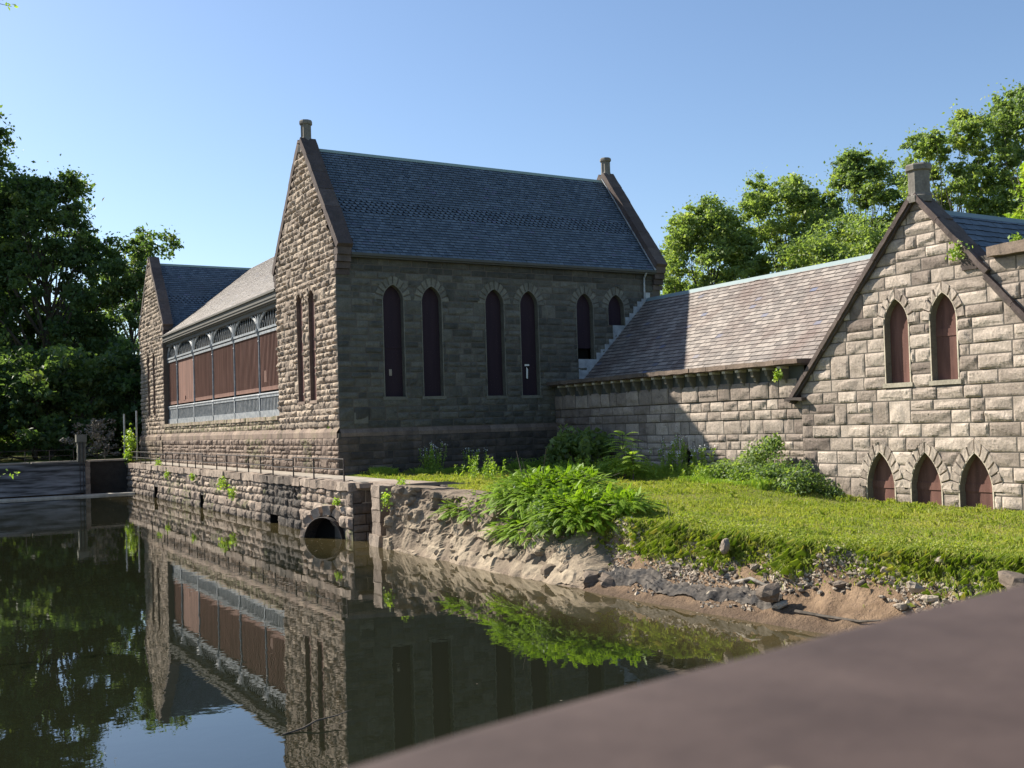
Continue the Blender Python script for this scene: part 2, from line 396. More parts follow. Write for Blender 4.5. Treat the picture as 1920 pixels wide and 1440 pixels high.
def window(parent, P, uc, a, v0, vs, h, depth, t, nst, amp, m_stone, m_trim, m_board, sill=True, battens=(), name='window', label=None, sm=False, open_h=0):
    out = lancet(uc, a, v0, vs, h, 12)
    mb = MB(); n = len(out); O = np.array(out)
    f = P(O[:, 0], O[:, 1], .03); b_ = P(O[:, 0], O[:, 1], -depth)
    V = np.concatenate([f, b_]); idx = np.arange(n); nx = (idx+1) % n
    mb.add(V, np.stack([idx, nx, nx+n, idx+n], -1), (0, 0, 0))  # reveal faces take the dark tint end as painted shade
    # thin dressed margin round the opening
    O2 = np.array(lancet(uc, a+.045, v0, vs, h+.05, 12)); g = P(O2[:, 0], O2[:, 1], .036); g2 = P(O2[:, 0], O2[:, 1], -.01)
    V = np.concatenate([P(O[:, 0], O[:, 1], .036), g, g2]); k = idx[1:]; kx = nx[1:]
    mb.add(V, np.concatenate([np.stack([k, kx, kx+n, k+n], -1), np.stack([k+n, kx+n, kx+2*n, k+2*n], -1)]), (.9, 0, 0))
    win = mb.build(name, m_trim, parent)
    if label: win['label'] = label
    bb = MB(); vb = v0+open_h; Ob = np.array(lancet(uc, a+.02, vb, vs, h+.02, 12))
    bb.add(P(Ob[:, 0], Ob[:, 1], -depth+.02), np.arange(len(Ob)), (.5, 0, 0))
    for (z0, z1, d) in battens:
        zz = np.array([z0, z0, z1, z1]); uu = np.array([uc-a, uc+a, uc+a, uc-a])
        A_ = P(uu, zz, -depth+.02+d); B_ = P(uu, zz, -depth+.02)
        bb.add(np.concatenate([A_, B_]), [(0, 1, 2, 3), (0, 1, 5, 4), (2, 3, 7, 6)], (.62, 0, 0))
    bb.build('window_board', m_board, win)
    if open_h:
        vv = MB(); vv.add(P(np.array([uc-a, uc+a, uc+a, uc-a]), np.array([v0, v0, vb+.1, vb+.1]), -depth-.25), np.arange(4)); vv.build('dark_gap', M['void'], win)
    if nst: voussoirs(P, uc, a, vs, h, t, nst, amp, win, M['stone_trim_s'] if sm else m_stone, sm=sm)
    if sill:
        sb = MB(); s0 = P(np.array([uc-a-.12]), np.array([v0-.16]), -depth)[0]
        e1 = P(np.array([uc+a+.12]), np.array([v0-.16]), -depth)[0]-s0; e2 = P(np.array([uc-a-.12]), np.array([v0-.16]), .07)[0]-s0
        rough_box(sb, s0, e1, (0, 0, .16), e2, .3, .01); sb.build('sill', m_trim, win)
    return win

def slates(mb, O, U, V, W_, H_, sw, ev, scallop=(), tint2=0.02, lift=.018, jit=.006, keep=None):
    """courses of overlapping slates on the plane O + u*U + v*V"""
    O, U, V = (np.array(x, float) for x in (O, U, V)); N = np.cross(U, V); N /= np.linalg.norm(N)
    if N[2] < 0: N = -N
    rows = int(H_/ev)
    ev = H_/rows
    for r in range(rows):
        n = int(W_/sw)+2; off = (r % 2)*.5*sw+rng.uniform(-.03, .03)
        u = (np.arange(n)-1)*sw+off+rng.uniform(-.012, .012, n); w_ = sw-.018+0*u
        a = np.clip(u, 0, W_); b = np.clip(u+w_, 0, W_); ok = b-a > .02
        if keep is not None: ok &= keep((a+b)/2, r*ev+ev/2)
        a, b = a[ok], b[ok]; k = len(a)
        if k == 0: continue
        v0 = r*ev+rng.uniform(-jit, jit, k)+(rng.random(k) < .03)*rng.uniform(-.03, .06, k); v1 = np.full(k, (r+1)*ev+.03)
        d0 = lift+rng.uniform(0, .008, k); d1 = .002
        def pt(uu, vv, dd): return O+uu[:, None]*U+vv[:, None]*V+(np.zeros(k)+dd)[:, None]*N
        T = np.stack([rng.random(k), (rng.random(k) < tint2)*rng.uniform(.4, 1, k), np.zeros(k)], -1)
        if r in scallop:
            wd = b-a; c = ev*.55
            V_ = np.stack([pt(a, v1, d1), pt(a, v0+c, d0), pt(a+wd*.3, v0, d0), pt(b-wd*.3, v0, d0), pt(b, v0+c, d0), pt(b, v1, d1),
                           pt(a, v0+c, 0), pt(a+wd*.3, v0, 0), pt(b-wd*.3, v0, 0), pt(b, v0+c, 0)], 1)
            i = np.arange(k)[:, None]*10
            mb.add(V_.reshape(-1, 3), i+np.array([[0, 1, 2, 3, 4, 5]]), T)
            for q4 in ((1, 2, 7, 6), (2, 3, 8, 7), (3, 4, 9, 8)): mb.add(V_.reshape(-1, 3), i+np.array([q4]), T*0+np.array([0, 0, 1.]))  # painted gap shade on the scalloped lower edges
        else:
            V_ = np.stack([pt(a, v0, d0), pt(b, v0, d0), pt(b, v1, d1), pt(a, v1, d1), pt(a, v0, 0), pt(b, v0, 0)], 1)
            i = np.arange(k)[:, None]*6
            T2 = T.copy(); T2[:, 2] = 1; mb.add(V_.reshape(-1, 3), np.concatenate([i+np.array([[0, 1, 2, 3]]), i+np.array([[4, 5, 1, 0]])]), np.concatenate([T, T2]))  # lower slate edges carry the painted gap shade

# ---------------------------------------------------------------- the building
W = 9.5; L = 20.2; YH = 40.1; YF = 49.6; ZR = 19.82; ZE = 13.43
B = empty('stone_waterworks', (10, 0, 2.4), 'long brown stone waterworks with steep slate gables, lancet windows and a shuttered arcade', 'building')

# --- inner shells (flat mortar faces behind the stones, and the walls nobody sees)
def gable_out(y0, z0, za=ZR+.45, zk=13.95): return [(y0, z0), (y0+W, z0), (y0+W, zk), (y0+W/2, za), (y0, zk)]
slit = [(3.58, .47), (5.5, .47)]
slitF = [(43.75, .42), (46.0, .42)]
WS = [(3.03, 6.27), (5.2, 6.27), (8.93, 6.25), (11.09, 6.25), (14.77, 8.26), (16.95, 10.22)]
wb = MB()
# west gable shell: front with holes, back, top
flat_face(wb, PW(0), gable_out(0, 4.5), [lancet(u, a, 6.25, 11.45, .56) for u, a in slit])
flat_face(wb, PW(.75), [(0, 12.8), (W, 12.8)]+gable_out(0, 4.5)[2:])
flat_face(wb, PW(L), gable_out(0, 1))
flat_face(wb, PW(L-.6), [(0, 12.8), (W, 12.8)]+gable_out(0, 4.5)[2:])
flat_face(wb, PS(0), [(0, 4.5), (L, 4.5), (L, 13.5), (0, 13.5)], [lancet(u, .56, v, 11.15, .82) for u, v in WS])
flat_face(wb, PS(W), [(0, 1), (L, 1), (L, 13.5), (0, 13.5)])
wb.box(-.12, -.12, 1.0, L, .35, 4.5); wb.box(-.12, .3, 1.0, .4, YF, 4.6)
# hall and far wing
wb.box(.02, W, 4.6, .6, YH, 5.5)
wb.poly([(.62, W, 5.4), (.62, YH, 5.4), (.62, YH, 13), (.62, W, 13)])
wb.poly([(L, W, 1), (L, YF, 1), (L, YF, 13), (L, W, 13)])
flat_face(wb, PW(0), gable_out(YH, 4.6), [lancet(u, a, 6.4, 11.4, .5) for u, a in slitF])
flat_face(wb, PW(.75), [(YH, 12.8), (YF, 12.8)]+gable_out(YH, 4.5)[2:])
flat_face(wb, PS(YH), [(0, 4.6), (L, 4.6), (L, 13.5), (0, 13.5)]); flat_face(wb, PS(YF), [(0, 1), (L, 1), (L, 13.5), (0, 13.5)])
flat_face(wb, PW(L), gable_out(YH, 1))
wb.build('inner_wall', M['mortar'], B)

# --- west gable of the main block
def rake_mask(y0, zk=13.95, za=ZR+.45, inset=.12):
    k = (za-zk)/(W/2)
    return lambda u, v: v > za-k*np.abs(u-(y0+W/2))-inset
mm = [arch_mask(u, a, 6.25, 11.45, .56, .25) for u, a in slit]; rk = rake_mask(0)
mask = lambda u, v: rk(u, v) | mm[0](u, v) | mm[1](u, v)
mb = MB(); ashlar(mb, PW(0), 0, W, 4.78, 20.2, .15, [(u-a, u+a, 6.25, 11.45) for u, a in slit], mask, band=(.30, .40), L=(.4, .95), tall=.35, res=.075,
                  dirt_shade=lambda u, v: (.35 if v < 5.3 else .05, 0))
mb.build('west_gable_wall', M['stone_w'], B)
for u, a in slit: window(B, PW(0), u, a, 6.25, 11.45, .56, .17, .32, 3, .09, M['stone_w'], M['stone_base'], M['board'], battens=((8.9, 9.0, .02),), name='slit_window')  # darker base stone on the slit reveals paints their shade
mm2 = [arch_mask(u, a, 6.4, 11.4, .5, .25) for u, a in slitF]; rk2 = rake_mask(YH)
mb = MB(); ashlar(mb, PW(0), YH, YF, 4.78, 20.2, .14, [(u-a, u+a, 6.4, 11.4) for u, a in slitF], lambda u, v: rk2(u, v) | mm2[0](u, v) | mm2[1](u, v), band=(.3, .42), L=(.45, 1.1), tall=.3, res=.14)
mb.build('far_gable_wall', M['stone_w'], B)
for u, a in slitF: window(B, PW(0), u, a, 6.4, 11.4, .5, .16, .3, 3, .08, M['stone_w'], M['stone_base'], M['board'], name='slit_window')  # far slit reveals: shade painted with the same darker stone
# --- south wall, in shade
sm_ = [arch_mask(u, .56, v, 11.15, .82, .42) for u, v in WS]
def smask(u, v):
    r = (v > 13.42)
    for f in sm_: r = r | f(u, v)
    return r | (v < u-7.44+.0)*(u > 14.3)
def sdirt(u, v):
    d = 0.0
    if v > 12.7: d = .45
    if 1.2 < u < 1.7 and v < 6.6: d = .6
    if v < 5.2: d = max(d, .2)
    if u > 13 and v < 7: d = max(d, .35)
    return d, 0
mb = MB(); ashlar(mb, PS(0), 0, L, 4.72, 13.42, .085, [(u-.56, u+.56, v, 11.15) for u, v in WS], smask, band=(.30, .42), L=(.55, 1.35), tall=.3, dirt_shade=sdirt, res=.11)
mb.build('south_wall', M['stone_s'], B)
sl = ['slit board hanging over a darker opening', None, None, None, None, None]
for i, (u, v) in enumerate(WS):
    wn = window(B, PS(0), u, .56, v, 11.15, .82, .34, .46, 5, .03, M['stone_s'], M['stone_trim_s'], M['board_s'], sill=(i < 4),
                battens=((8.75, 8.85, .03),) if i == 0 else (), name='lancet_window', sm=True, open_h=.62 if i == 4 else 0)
    if i == 0:
        h = MB(); h.poly([(2.85, .305, 7.35), (3.0, .305, 7.35), (3.0, .305, 7.68), (2.85, .305, 7.68)]); h.build('pale_patch', M['concrete'], wn)
    if i == 3:
        h = MB(); h.poly([(10.92, .305, 7.15), (11.12, .305, 7.1), (11.16, .305, 7.75), (11.22, .305, 7.98), (10.88, .305, 8.0), (10.95, .305, 7.7)]); h.build('torn_hole', M['void'], wn)
        h = MB(); h.poly([(10.98, .30, 7.2), (11.08, .30, 7.16), (11.11, .30, 7.7), (11.0, .30, 7.82)]); h.poly([(10.9, .299, 7.86), (11.2, .299, 7.88), (11.19, .299, 7.96), (10.9, .299, 7.97)])
        h.build('hole_daylight', M['petal'], wn)  # pale patch painting the daylight seen through the hole
# --- water table and base, both visible sides
mb = MB()
zb = 4.5
for i in range(24):   # dressed weathering course
    a = i*L/24; mb.add([(a+.006, -.16, zb-.18), (a+L/24-.006, -.16, zb-.18), (a+L/24-.006, -.16, zb), (a+.006, -.16, zb), (a+L/24-.006, .0, zb+.2), (a+.006, .0, zb+.2)], [(0, 1, 2, 3), (3, 2, 4, 5)], (rng.random(), .35, 0))
for i in range(52):
    a = i*YF/52; b_ = a+YF/52-.012; o = -.16-(.08 if a > YH else 0)
    mb.add([(o, a, zb-.22), (o, b_, zb-.22), (o, b_, zb+.06), (o, a, zb+.06), (.0, b_, zb+.3), (.0, a, zb+.3)], [(0, 1, 2, 3), (3, 2, 4, 5)], (rng.random(), .1, .2*(i % 3 == 0)))
mb.build('water_table', M['stone_base'], B)
mb = MB(); ashlar(mb, PS(-.14), -.14, 13.0, 1.6, zb-.18, .06, band=(.30, .42), L=(.6, 1.3), tall=.3, dirt_shade=lambda u, v: (.9, 0), res=.12)  # south base tint pushed near black to deepen its shade
ashlar(mb, PW(-.14), 0-.14, YH-.1, 2.2, zb-.22, .13, band=(.28, .4), L=(.4, 1.0), tall=.3, dirt_shade=lambda u, v: (.15+.2*(v < 3.2), .5*(12 < u < 16 or 3.5 < u < 5)), res=.1)
ashlar(mb, PW(-.22), YH+.05, YF, 2.2, zb-.22, .13, band=(.28, .4), L=(.4, 1.0), tall=.3, dirt_shade=lambda u, v: (.2, .2), res=.14)
mb.build('base_course', M['stone_base'], B)
# ledge courses under the arcade
mb = MB(); ashlar(mb, PW(.0), W, YH-.06, 4.8, 5.4, .1, band=(.3, .32), L=(.5, 1.2), tall=.1, dirt_shade=lambda u, v: (.05, .6), res=.11)
for i in range(28):
    a = W+i*(YH-W)/28; rough_box(mb, (-.12+rng.uniform(-.02, .02), a+.01, 5.36), (.8, 0, 0), (0, (YH-W)/28-.02, 0), (0, 0, .22), .2, .03, (rng.random(), .05, .5))
mb.build('arcade_ledge', M['stone_w'], B)

# --- roofs
pitch_s = (ZR-ZE)/(W/2+.35); Ls = math.hypot(W/2+.35, ZR-ZE)
def gable_roof(name, y0, zr, mat, scal, x0, x1, sw=.30, ev=.205, ridge=M['ridge']):
    mb = MB(); k = Ls*1.0
    ux = (1, 0, 0); vv = np.array([0, W/2+.35, zr-ZE]); ln = np.linalg.norm(vv); vv = vv/ln
    slates(mb, (x0, y0-.35, ZE), ux, vv, x1-x0, ln, sw, ev, scal, lift=.04)
    vn_ = np.array([0, -(W/2+.35), zr-ZE])/ln
    mb.add([(x0, y0-.35, ZE-.02), (x1, y0-.35, ZE-.02), (x1, y0+W/2, zr-.02), (x0, y0+W/2, zr-.02), (x0, y0+W+.35, ZE), (x1, y0+W+.35, ZE)], [(0, 1, 2, 3), (3, 2, 5, 4)], (.3, 0, .9))
    r = mb.build(name, mat, B)
    rc = MB(); rc.add([(x0, y0+W/2-.16, zr-.13), (x1, y0+W/2-.16, zr-.13), (x1, y0+W/2, zr+.07), (x0, y0+W/2, zr+.07), (x0, y0+W/2+.16, zr-.13), (x1, y0+W/2+.16, zr-.13)], [(0, 1, 2, 3), (3, 2, 5, 4)])
    rc.build('ridge_cap', ridge, r)
    g = MB(); g.box(x0, y0-.46, ZE-.12, x1, y0-.33, ZE+.01); g.box(x0, y0-.34, ZE-.2, x1, y0-.02, ZE-.12)
    g.build('gutter', M['gutter'], r)
    return r
gable_roof('main_roof', 0, ZR, M['slate_blue'], (15, 16, 17, 18, 19), .7, L-.55)
gable_roof('far_wing_roof', YH, 19.6, M['slate_blue'], (13, 14, 15, 16), .7, L, .36, .24)
mb = MB(); hv = np.array([9.1, 0, 19.7-12.86]); ln = np.linalg.norm(hv)
slates(mb, (-.1, YH+4.7, 12.86), (0, -1, 0), hv/ln, YH-.2, ln, .36, .22, tint2=.01, keep=lambda u, v: (YH+4.7-u > W+.0) | (v > 3))
mb.add([(-.1, W+.02, 12.85), (-.1, YH-.02, 12.85), (9, YH+4.7, 19.68), (9, 4.8, 19.68), (18, W, 12.9), (18, YH, 12.9)], [(0, 1, 2, 3), (3, 2, 5, 4)], (.3, 0, 0))
hr = mb.build('arcade_roof', M['slate_hall'], B)
g = MB(); g.box(-.16, W, 12.74, -.02, YH-.02, 12.87); g.box(-.05, W, 12.45, .1, YH-.02, 12.74); g.box(.0, W, 12.3, .62, YH, 12.45); g.box(.25, W, 11.95, .6, YH, 12.3)
g.box(.12, W, 12.2, .25, YH, 12.32)
g.build('eaves_fascia', M['timber'], hr)

# --- gable copings, kneelers and finials
def coping(y0, x0, x1, za, zk=13.62, name='gable_coping', chim=True, nst=6, th=.34):
    mb = MB(); apex = np.array([0, y0+W/2, za]);
    for sgn in (-1, 1):
        foot = np.array([0, y0+W/2+sgn*(W/2+.38), zk])
        d = (apex-foot); ln = np.linalg.norm(d); d = d/ln; nrm = np.array([0, sgn*d[2], abs(d[1])])
        st = ln/nst
        for k in range(nst):
            o = foot+d*(k*st+.008)+np.array([x0, 0, 0])-nrm*.02
            rough_box(mb, o, d*(st-.016), (x1-x0+rng.uniform(-.02, .03), 0, 0), nrm*th, .22, .02, (rng.random(), .1, .0))
    cp = mb.build(name, M['coping'], B)
    for sgn in (-1, 1):
        kb = MB(); yb = y0+W/2+sgn*W/2
        for k, (dz, dy, hh) in enumerate(((13.32, .44, .36), (12.98, .34, .33), (12.66, .2, .31), (12.36, .1, .28))):
            rough_box(kb, (x0+.04, yb, dz), (x1-x0-.08, 0, 0), (0, sgn*dy, 0), (0, 0, hh), .2, .018, (rng.random(), .25, 0))
        kb.build('kneeler', M['coping'], cp)
    if chim:
        xc = (x0+x1)/2; fb = MB()
        fb.lathe((xc, y0+W/2, 19.9), [(.52, -.35), (.46, .0), (.37, .3), (.30, .45)], 16, 8, .12)
        fb.lathe((xc, y0+W/2, 20.35), [(.31, 0), (.29, .06), (.29, .72), (.31, .76)], 32, 8, .16)
        fb.lathe((xc, y0+W/2, 21.07), [(.31, 0), (.36, .05), (.36, .17), (.32, .24), (.28, .25)], 16, 8, .06)
        fb.build('finial', M['finial'], cp)
    return cp
coping(0, -.08, .74, 20.12)
coping(0, L-.62, L+.16, 20.12)
coping(YH, -.08, .74, 19.98, chim=False)
# metal flashing down the east coping, downpipe, stepped flashing of the low roof
mb = MB()
a = np.array([L-.66, -.42, ZE+.02]); b_ = np.array([L-.66, W/2-.1, ZR+.1]); mb.obox(a, b_-a, (.14, 0, 0), (0, -.03, .05)); mb.build('roof_flashing', M['metal'], B)
mb = MB(); mb.tube([(18.95, -.38, 13.3), (18.95, -.14, 13.0), (18.95, -.12, 11.6), (18.9, -.12, 11.55)], .055, 8); mb.build('downpipe', M['metal'], B)
mb = MB()
for k in range(16):
    x0 = 14.55+k*.3; zt = x0-7.44+.5+rng.uniform(-.05, .12)
    if 16.35 < x0 < 17.3: zt = 10.2
    if 14.2 < x0 < 15.25: zt = 8.24
    mb.box(x0, -.07-.002*k, x0-7.5, x0+.32, -.05, zt)
mb.box(14.22, -.075, 6.8, 14.6, -.05, 8.24)
mb.build('stepped_flashing', M['metal'], B)
mb = MB(); mb.box(.75, -.062, 4.95, 1.5, -.052, 5.5); mb.build('wall_plaque', M['stone_trim_s'], B)

# --- arcade: six bays of shutters between slim iron columns
cols = [14.4, 20.0, 25.6, 31.2, 36.8]; edges = [9.0]+cols+[YH-.02]; xc = .42
for y in cols:
    mb = MB()
    mb.box(xc-.16, y-.16, 5.56, xc+.1, y+.16, 5.95); mb.box(xc-.12, y-.12, 5.95, xc+.08, y+.12, 6.9); mb.lathe((xc-.04, y, 6.9), [(.15, 0), (.15, .06), (.075, .14), (.065, 3.3), (.1, 3.36), (.065, 3.42), (.07, 3.75)], 10)
    mb.lathe((xc-.04, y, 10.6), [(.08, 0), (.17, .22), (.22, .3), (.22, .42)], 10)
    mb.box(xc-.1, y-.06, 11.0, xc+.02, y+.06, 12.35)
    c_ = mb.build('arcade_column', M['iron'], B)
    bk = MB()
    for s in (-1, 1):
        th = np.linspace(0, 1.2, 7); bk.tube([(xc-.08, y+s*(.05+.75*(1-math.cos(t_))), 11.0+.95*math.sin(t_)) for t_ in th], .045, 5)
    bk.build('scroll_bracket', M['iron'], c_)
for i in range(6):
    ya, yb = edges[i], edges[i+1]; yc = (ya+yb)/2; hw = (yb-ya)/2
    mb = MB(); n = int((yb-ya)/.26)
    for k in range(n):
        a = ya+k*(yb-ya)/n; plain = i == 4
        mb.box(xc+.02, a+.004, 7.3, xc+.06, a+(yb-ya)/n-.004, 10.62, (rng.random(), 0, 0))
        if not plain: mb.box(xc-.025, a-.03, 7.3, xc+.02, a+.03, 10.62, (rng.uniform(.2, .7), 0, 0))
    mb.box(xc-.02, ya, 7.18, xc+.08, yb, 7.42, (.6, 0, 0))
    if i == 4: mb.box(xc-.04, yc+.3, 7.38, xc+.02, yc+.9, 7.72, (.8, 0, 0))
    if i == 0: mb.box(xc-.035, 13.1, 7.7, xc-.027, 13.5, 8.4, (.05, 0, 0))
    sh = mb.build('board_shutter', M['shutter'], B)
    if i == 4: sh['label'] = 'plainer shutter with flush boards'
    mb = MB(); mb.box(xc-.1, ya, 10.62, xc+.1, yb, 10.78); mb.box(xc-.14, ya, 10.86, xc+.1, yb, 11.0)
    s_, c_, R_ = arch_side(hw-.25, 1.1, 10) if False else (None, None, None)
    th = np.linspace(0, math.pi, 19)
    for rr, rad in ((hw-.12, .05), (hw-.3, .035)):
        mb.tube([(xc-.06, yc+rr*math.cos(t_), 11.0+1.12*(rr/(hw-.12))*math.sin(t_)) for t_ in th], rad, 5)
    tr = mb.build('arch_frame', M['iron'], B)
    lt = MB(); r_ = hw-.32; k = -r_
    while k < r_:
        hgt = 1.0*math.sqrt(max(0, 1-(k/r_)**2))
        if hgt > .08:
            for s in (-1, 1): 
                dx = s*min(.35*hgt, .3)
                lt.obox((xc+.0, yc+k-.014, 11.0), (.02, 0, 0), (0, .028, 0), (0, dx if abs(k+dx) < r_ else 0, hgt))
        k += .5
    lt.build('lattice', M['iron'], tr)
    vd = MB(); vd.poly([(.57, ya, 10.9), (.57, yb, 10.9), (.57, yb, 12.3), (.57, ya, 12.3)]); vd.build('dark_opening', M['void'], tr)
    sp_ = MB(); rr = hw-.2; ang = np.linspace(0, math.pi, 19); ax_ = yc+rr*np.cos(ang); az_ = 11.0+1.12*(rr/(hw-.12))*np.sin(ang)
    for q_ in range(18): sp_.poly([(.5, ax_[q_], az_[q_]), (.5, ax_[q_+1], az_[q_+1]), (.5, ax_[q_+1], 12.3), (.5, ax_[q_], 12.3)])
    sp_.poly([(.5, ya, 11.0), (.5, yc-rr, 11.0), (.5, yc-rr, 12.3), (.5, ya, 12.3)]); sp_.poly([(.5, yb, 11.0), (.5, yc+rr, 11.0), (.5, yc+rr, 12.3), (.5, yb, 12.3)])
    sp_.build('spandrel', M['timber'], tr)
    # balustrade
    mb = MB(); mb.box(xc-.12, ya, 5.58, xc+.06, yb, 5.98)
    nb = 18 if i < 4 else 18
    for k in range(nb):
        a = ya+.2+k*(yb-ya-.3)/nb; mb.box(xc-.06, a, 5.98, xc-.01, a+.09, 6.78)
    mb.box(xc-.02, ya, 5.98, xc+.04, yb, 6.78, (.1, 0, 0)) if False else None
    bl = mb.build('balustrade', M['iron'], B)
    rl = MB(); rl.tube([(xc-.07, ya, 6.98), (xc-.07, yb, 6.98)], .075, 8); rl.box(xc-.1, ya, 6.78, xc, yb, 6.9); rl.build('top_rail', M['iron'], bl)
    bd = MB(); bd.box(xc+.09, ya, 5.6, xc+.1, yb, 7.3); bd.build('gap_shade_backing', M['void'], bl)  # black sheet painting the shade behind the bars
# ---------------------------------------------------------------- low range with its cross gable (same building)
XL = 12.65; XG = 12.5; YA = -24.25
LW = [-6.7, -11.22, -15.75]                    # pointed basement windows of the low range
GU = [-23.2, -25.17]; GL = [-22.25, -24.22, -26.19]
lb = MB()
flat_face(lb, PW(XL), [(-18.5, .5), (0, .5), (0, 6.8), (-18.5, 6.8)], [lancet(u, .6, .9, 1.95, 1.4) for u in LW])
ko = [(-34, .5), (-18.45, .5), (-18.45, 5.6), (YA, 12.15), (-26.4, 9.8), (-34, 9.8)]
flat_face(lb, PW(XG), ko, [lancet(u, .52, 5.75, 7.85, .93) for u in GU]+[lancet(u, .62, .9, 1.95, 1.3) for u in GL])
lb.poly([(XG, -18.45, .5), (XL+.1, -18.45, .5), (XL+.1, -18.45, 5.6), (XG, -18.45, 5.6)])
flat_face(lb, PW(XG+.6), ko); lb.poly([(24.5, 0, .5), (24.5, -34, .5), (24.5, -34, 6.4), (24.5, 0, 6.4)])
lb.poly([(XG, -34, .5), (24.5, -34, .5), (24.5, -34, 9.8), (XG, -34, 9.8)]); lb.poly([(13, -26.6, 9.3), (24, -26.6, 9.3), (24, -34, 9.3), (13, -34, 9.3)])
lb.build('low_inner_wall', M['mortar'], B)
am = [arch_mask(u, .6, .9, 1.95, 1.4, .34) for u in LW]
def lmask(u, v):
    r = v > 99
    for f in am: r = r | f(u, v)
    return r
def ldirt_shade(u, v):
    d = 0
    if u > -8: d = .45  # shadow of the main block deepened by darkening these stones
    if u > -3.5: d = .8  # corner: real black staining plus the painted shade
    if u < -17.3: d = .5
    if v > 5.9: d = .4
    return d, 0
mb = MB()
ashlar(mb, PW(XL), -18.45, 0, 1.1, 4.56, .075, [(u-.6, u+.6, .9, 1.95) for u in LW], lmask, band=(.32, .44), L=(.5, 1.2), tall=.45, dirt_shade=ldirt_shade, res=.1)
ashlar(mb, PW(XL-.03), -18.5, 0, 4.56, 5.4, .08, band=(.40, .43), L=(.6, 1.3), tall=0, dirt_shade=ldirt_shade)
y = -.02
while y > -18.5:                                  # tall frieze blocks
    l = rng.uniform(.55, 1.3); stone(mb, PW(XL-.07), max(-18.55, y-l)+.015, y-.015, 5.43, 6.12+rng.uniform(-.03, .08), .09, None, (rng.random(), ldirt_shade(y, 6)[0]*.8, 0), .1); y -= l
mb.build('low_range_wall', M['stone_g'], B)
for u in LW: window(B, PW(XL), u, .6, .9, 1.95, 1.4, .3, .42, 5, .06, M['stone_g'], M['stone_trim'], M['board_s'] if u > -12 else M['board'], sill=False, name='basement_window')  # windows in the main block's shadow get the shade-darkened boards
gm = [arch_mask(u, .52, 5.75, 7.85, .93, .28) for u in GU]+[arch_mask(u, .62, .9, 1.95, 1.3, .32) for u in GL]
def gmask(u, v):
    r = np.where(u > -26.55, v > 12.2-1.13*np.abs(u-YA), v > 9.62)
    for f in gm: r = r | f(u, v)
    return r
def gdirt(u, v):
    d = 0
    if u > -19.6 and v < 5.2: d = .6
    elif rng.random() < .07: d = .55
    if v > 11: d = .3
    return d, 0
mb = MB(); ashlar(mb, PW(XG), -34, -18.45, .9, 12.3, .08, [(u-.52, u+.52, 5.75, 7.85) for u in GU]+[(u-.62, u+.62, .9, 1.95) for u in GL], gmask, band=(.42, .54), L=(.7, 1.6), tall=.3, dirt_shade=gdirt, res=.075)
mb.build('cross_gable_wall', M['stone_g'], B)
for i, u in enumerate(GU): window(B, PW(XG), u, .52, 5.75, 7.85, .93, .30, .36, 4, .05, M['stone_g'], M['stone_trim'], M['board'], battens=((7.28, 7.55, .025),) if i == 1 else (), name='lancet_window')
for i, u in enumerate(GL): window(B, PW(XG), u, .62, .9, 1.95, 1.3, .30, .42, 6, .045, M['stone_g'], M['stone_trim'], M['board'], sill=False, battens=((1.92, 2.18, .03),), name='basement_window')

# low roof
mb = MB(); s2 = math.sqrt(.5)
slates(mb, (14.3, 0, 6.86), (0, -1, 0), (s2, 0, s2), 24.2, 6.93, .40, .27, tint2=.012, lift=.035)
mb.add([(14.2, 0, 6.74), (14.2, -24.2, 6.74), (19.2, -24.2, 11.74), (19.2, 0, 11.74), (24.6, 0, 6.3), (24.6, -24.2, 6.3)], [(0, 1, 2, 3), (3, 2, 5, 4)], (.3, 0, .8))
lr = mb.build('low_roof', M['slate_warm'], B)
rc = MB(); rc.add([(19.03, 0, 11.63), (19.03, -24.2, 11.63), (19.2, -24.2, 11.86), (19.2, 0, 11.86), (19.4, 0, 11.6), (19.4, -24.2, 11.6)], [(0, 1, 2, 3), (3, 2, 5, 4)]); rc.build('ridge_cap', M['ridge2'], lr)
# cross gable roof
mb = MB(); ln = math.hypot(1, 1.13); hs = 2.35
slates(mb, (13.0, YA-hs, 11.85-1.13*hs), (1, 0, 0), (0, 1/ln, 1.13/ln), 9.5, hs*ln, .45, .30, lift=.03, jit=.025)
mb.add([(13.0, YA-hs, 11.83-1.13*hs), (22.5, YA-hs, 11.83-1.13*hs), (22.5, YA, 11.83), (13.0, YA, 11.83), (13.0, YA+6.2, 11.83-1.13*6.2), (22.5, YA+6.2, 11.83-1.13*6.2)], [(0, 1, 2, 3), (3, 2, 5, 4)], (.2, 0, 0))
cr = mb.build('cross_gable_roof', M['slate_blue'], B)
rc = MB(); rc.add([(13.0, YA-.15, 11.72), (22.5, YA-.15, 11.72), (22.5, YA, 11.92), (13.0, YA, 11.92), (13.0, YA+.15, 11.72), (22.5, YA+.15, 11.72)], [(0, 1, 2, 3), (3, 2, 5, 4)]); rc.build('ridge_cap', M['ridge2'], cr)
# coping of the cross gable
mb = MB()
ap = np.array([0, YA, 12.28])
for sgn, run, nn in ((1, 6.25, 7), (-1, 2.75, 3)):
    foot = ap+np.array([0, sgn*run, -1.13*run]); d = ap-foot; ll = np.linalg.norm(d); d /= ll; nrm = np.array([0, sgn*d[2], abs(d[1])]); st = ll/nn
    for k in range(nn):
        rough_box(mb, foot+d*(k*st+.006)+np.array([XG-.16, 0, 0])-nrm*.1, d*(st-.012), (.8, 0, 0), nrm*.22, .18, .025, (rng.random(), .2, 0))
        rough_box(mb, foot+d*(k*st+.006)+np.array([XG-.24-rng.uniform(0, .03), 0, 0])-nrm*.02, d*(st-.012), (.16, 0, 0), nrm*.16, .15, .02, (rng.random(), .0, 0))
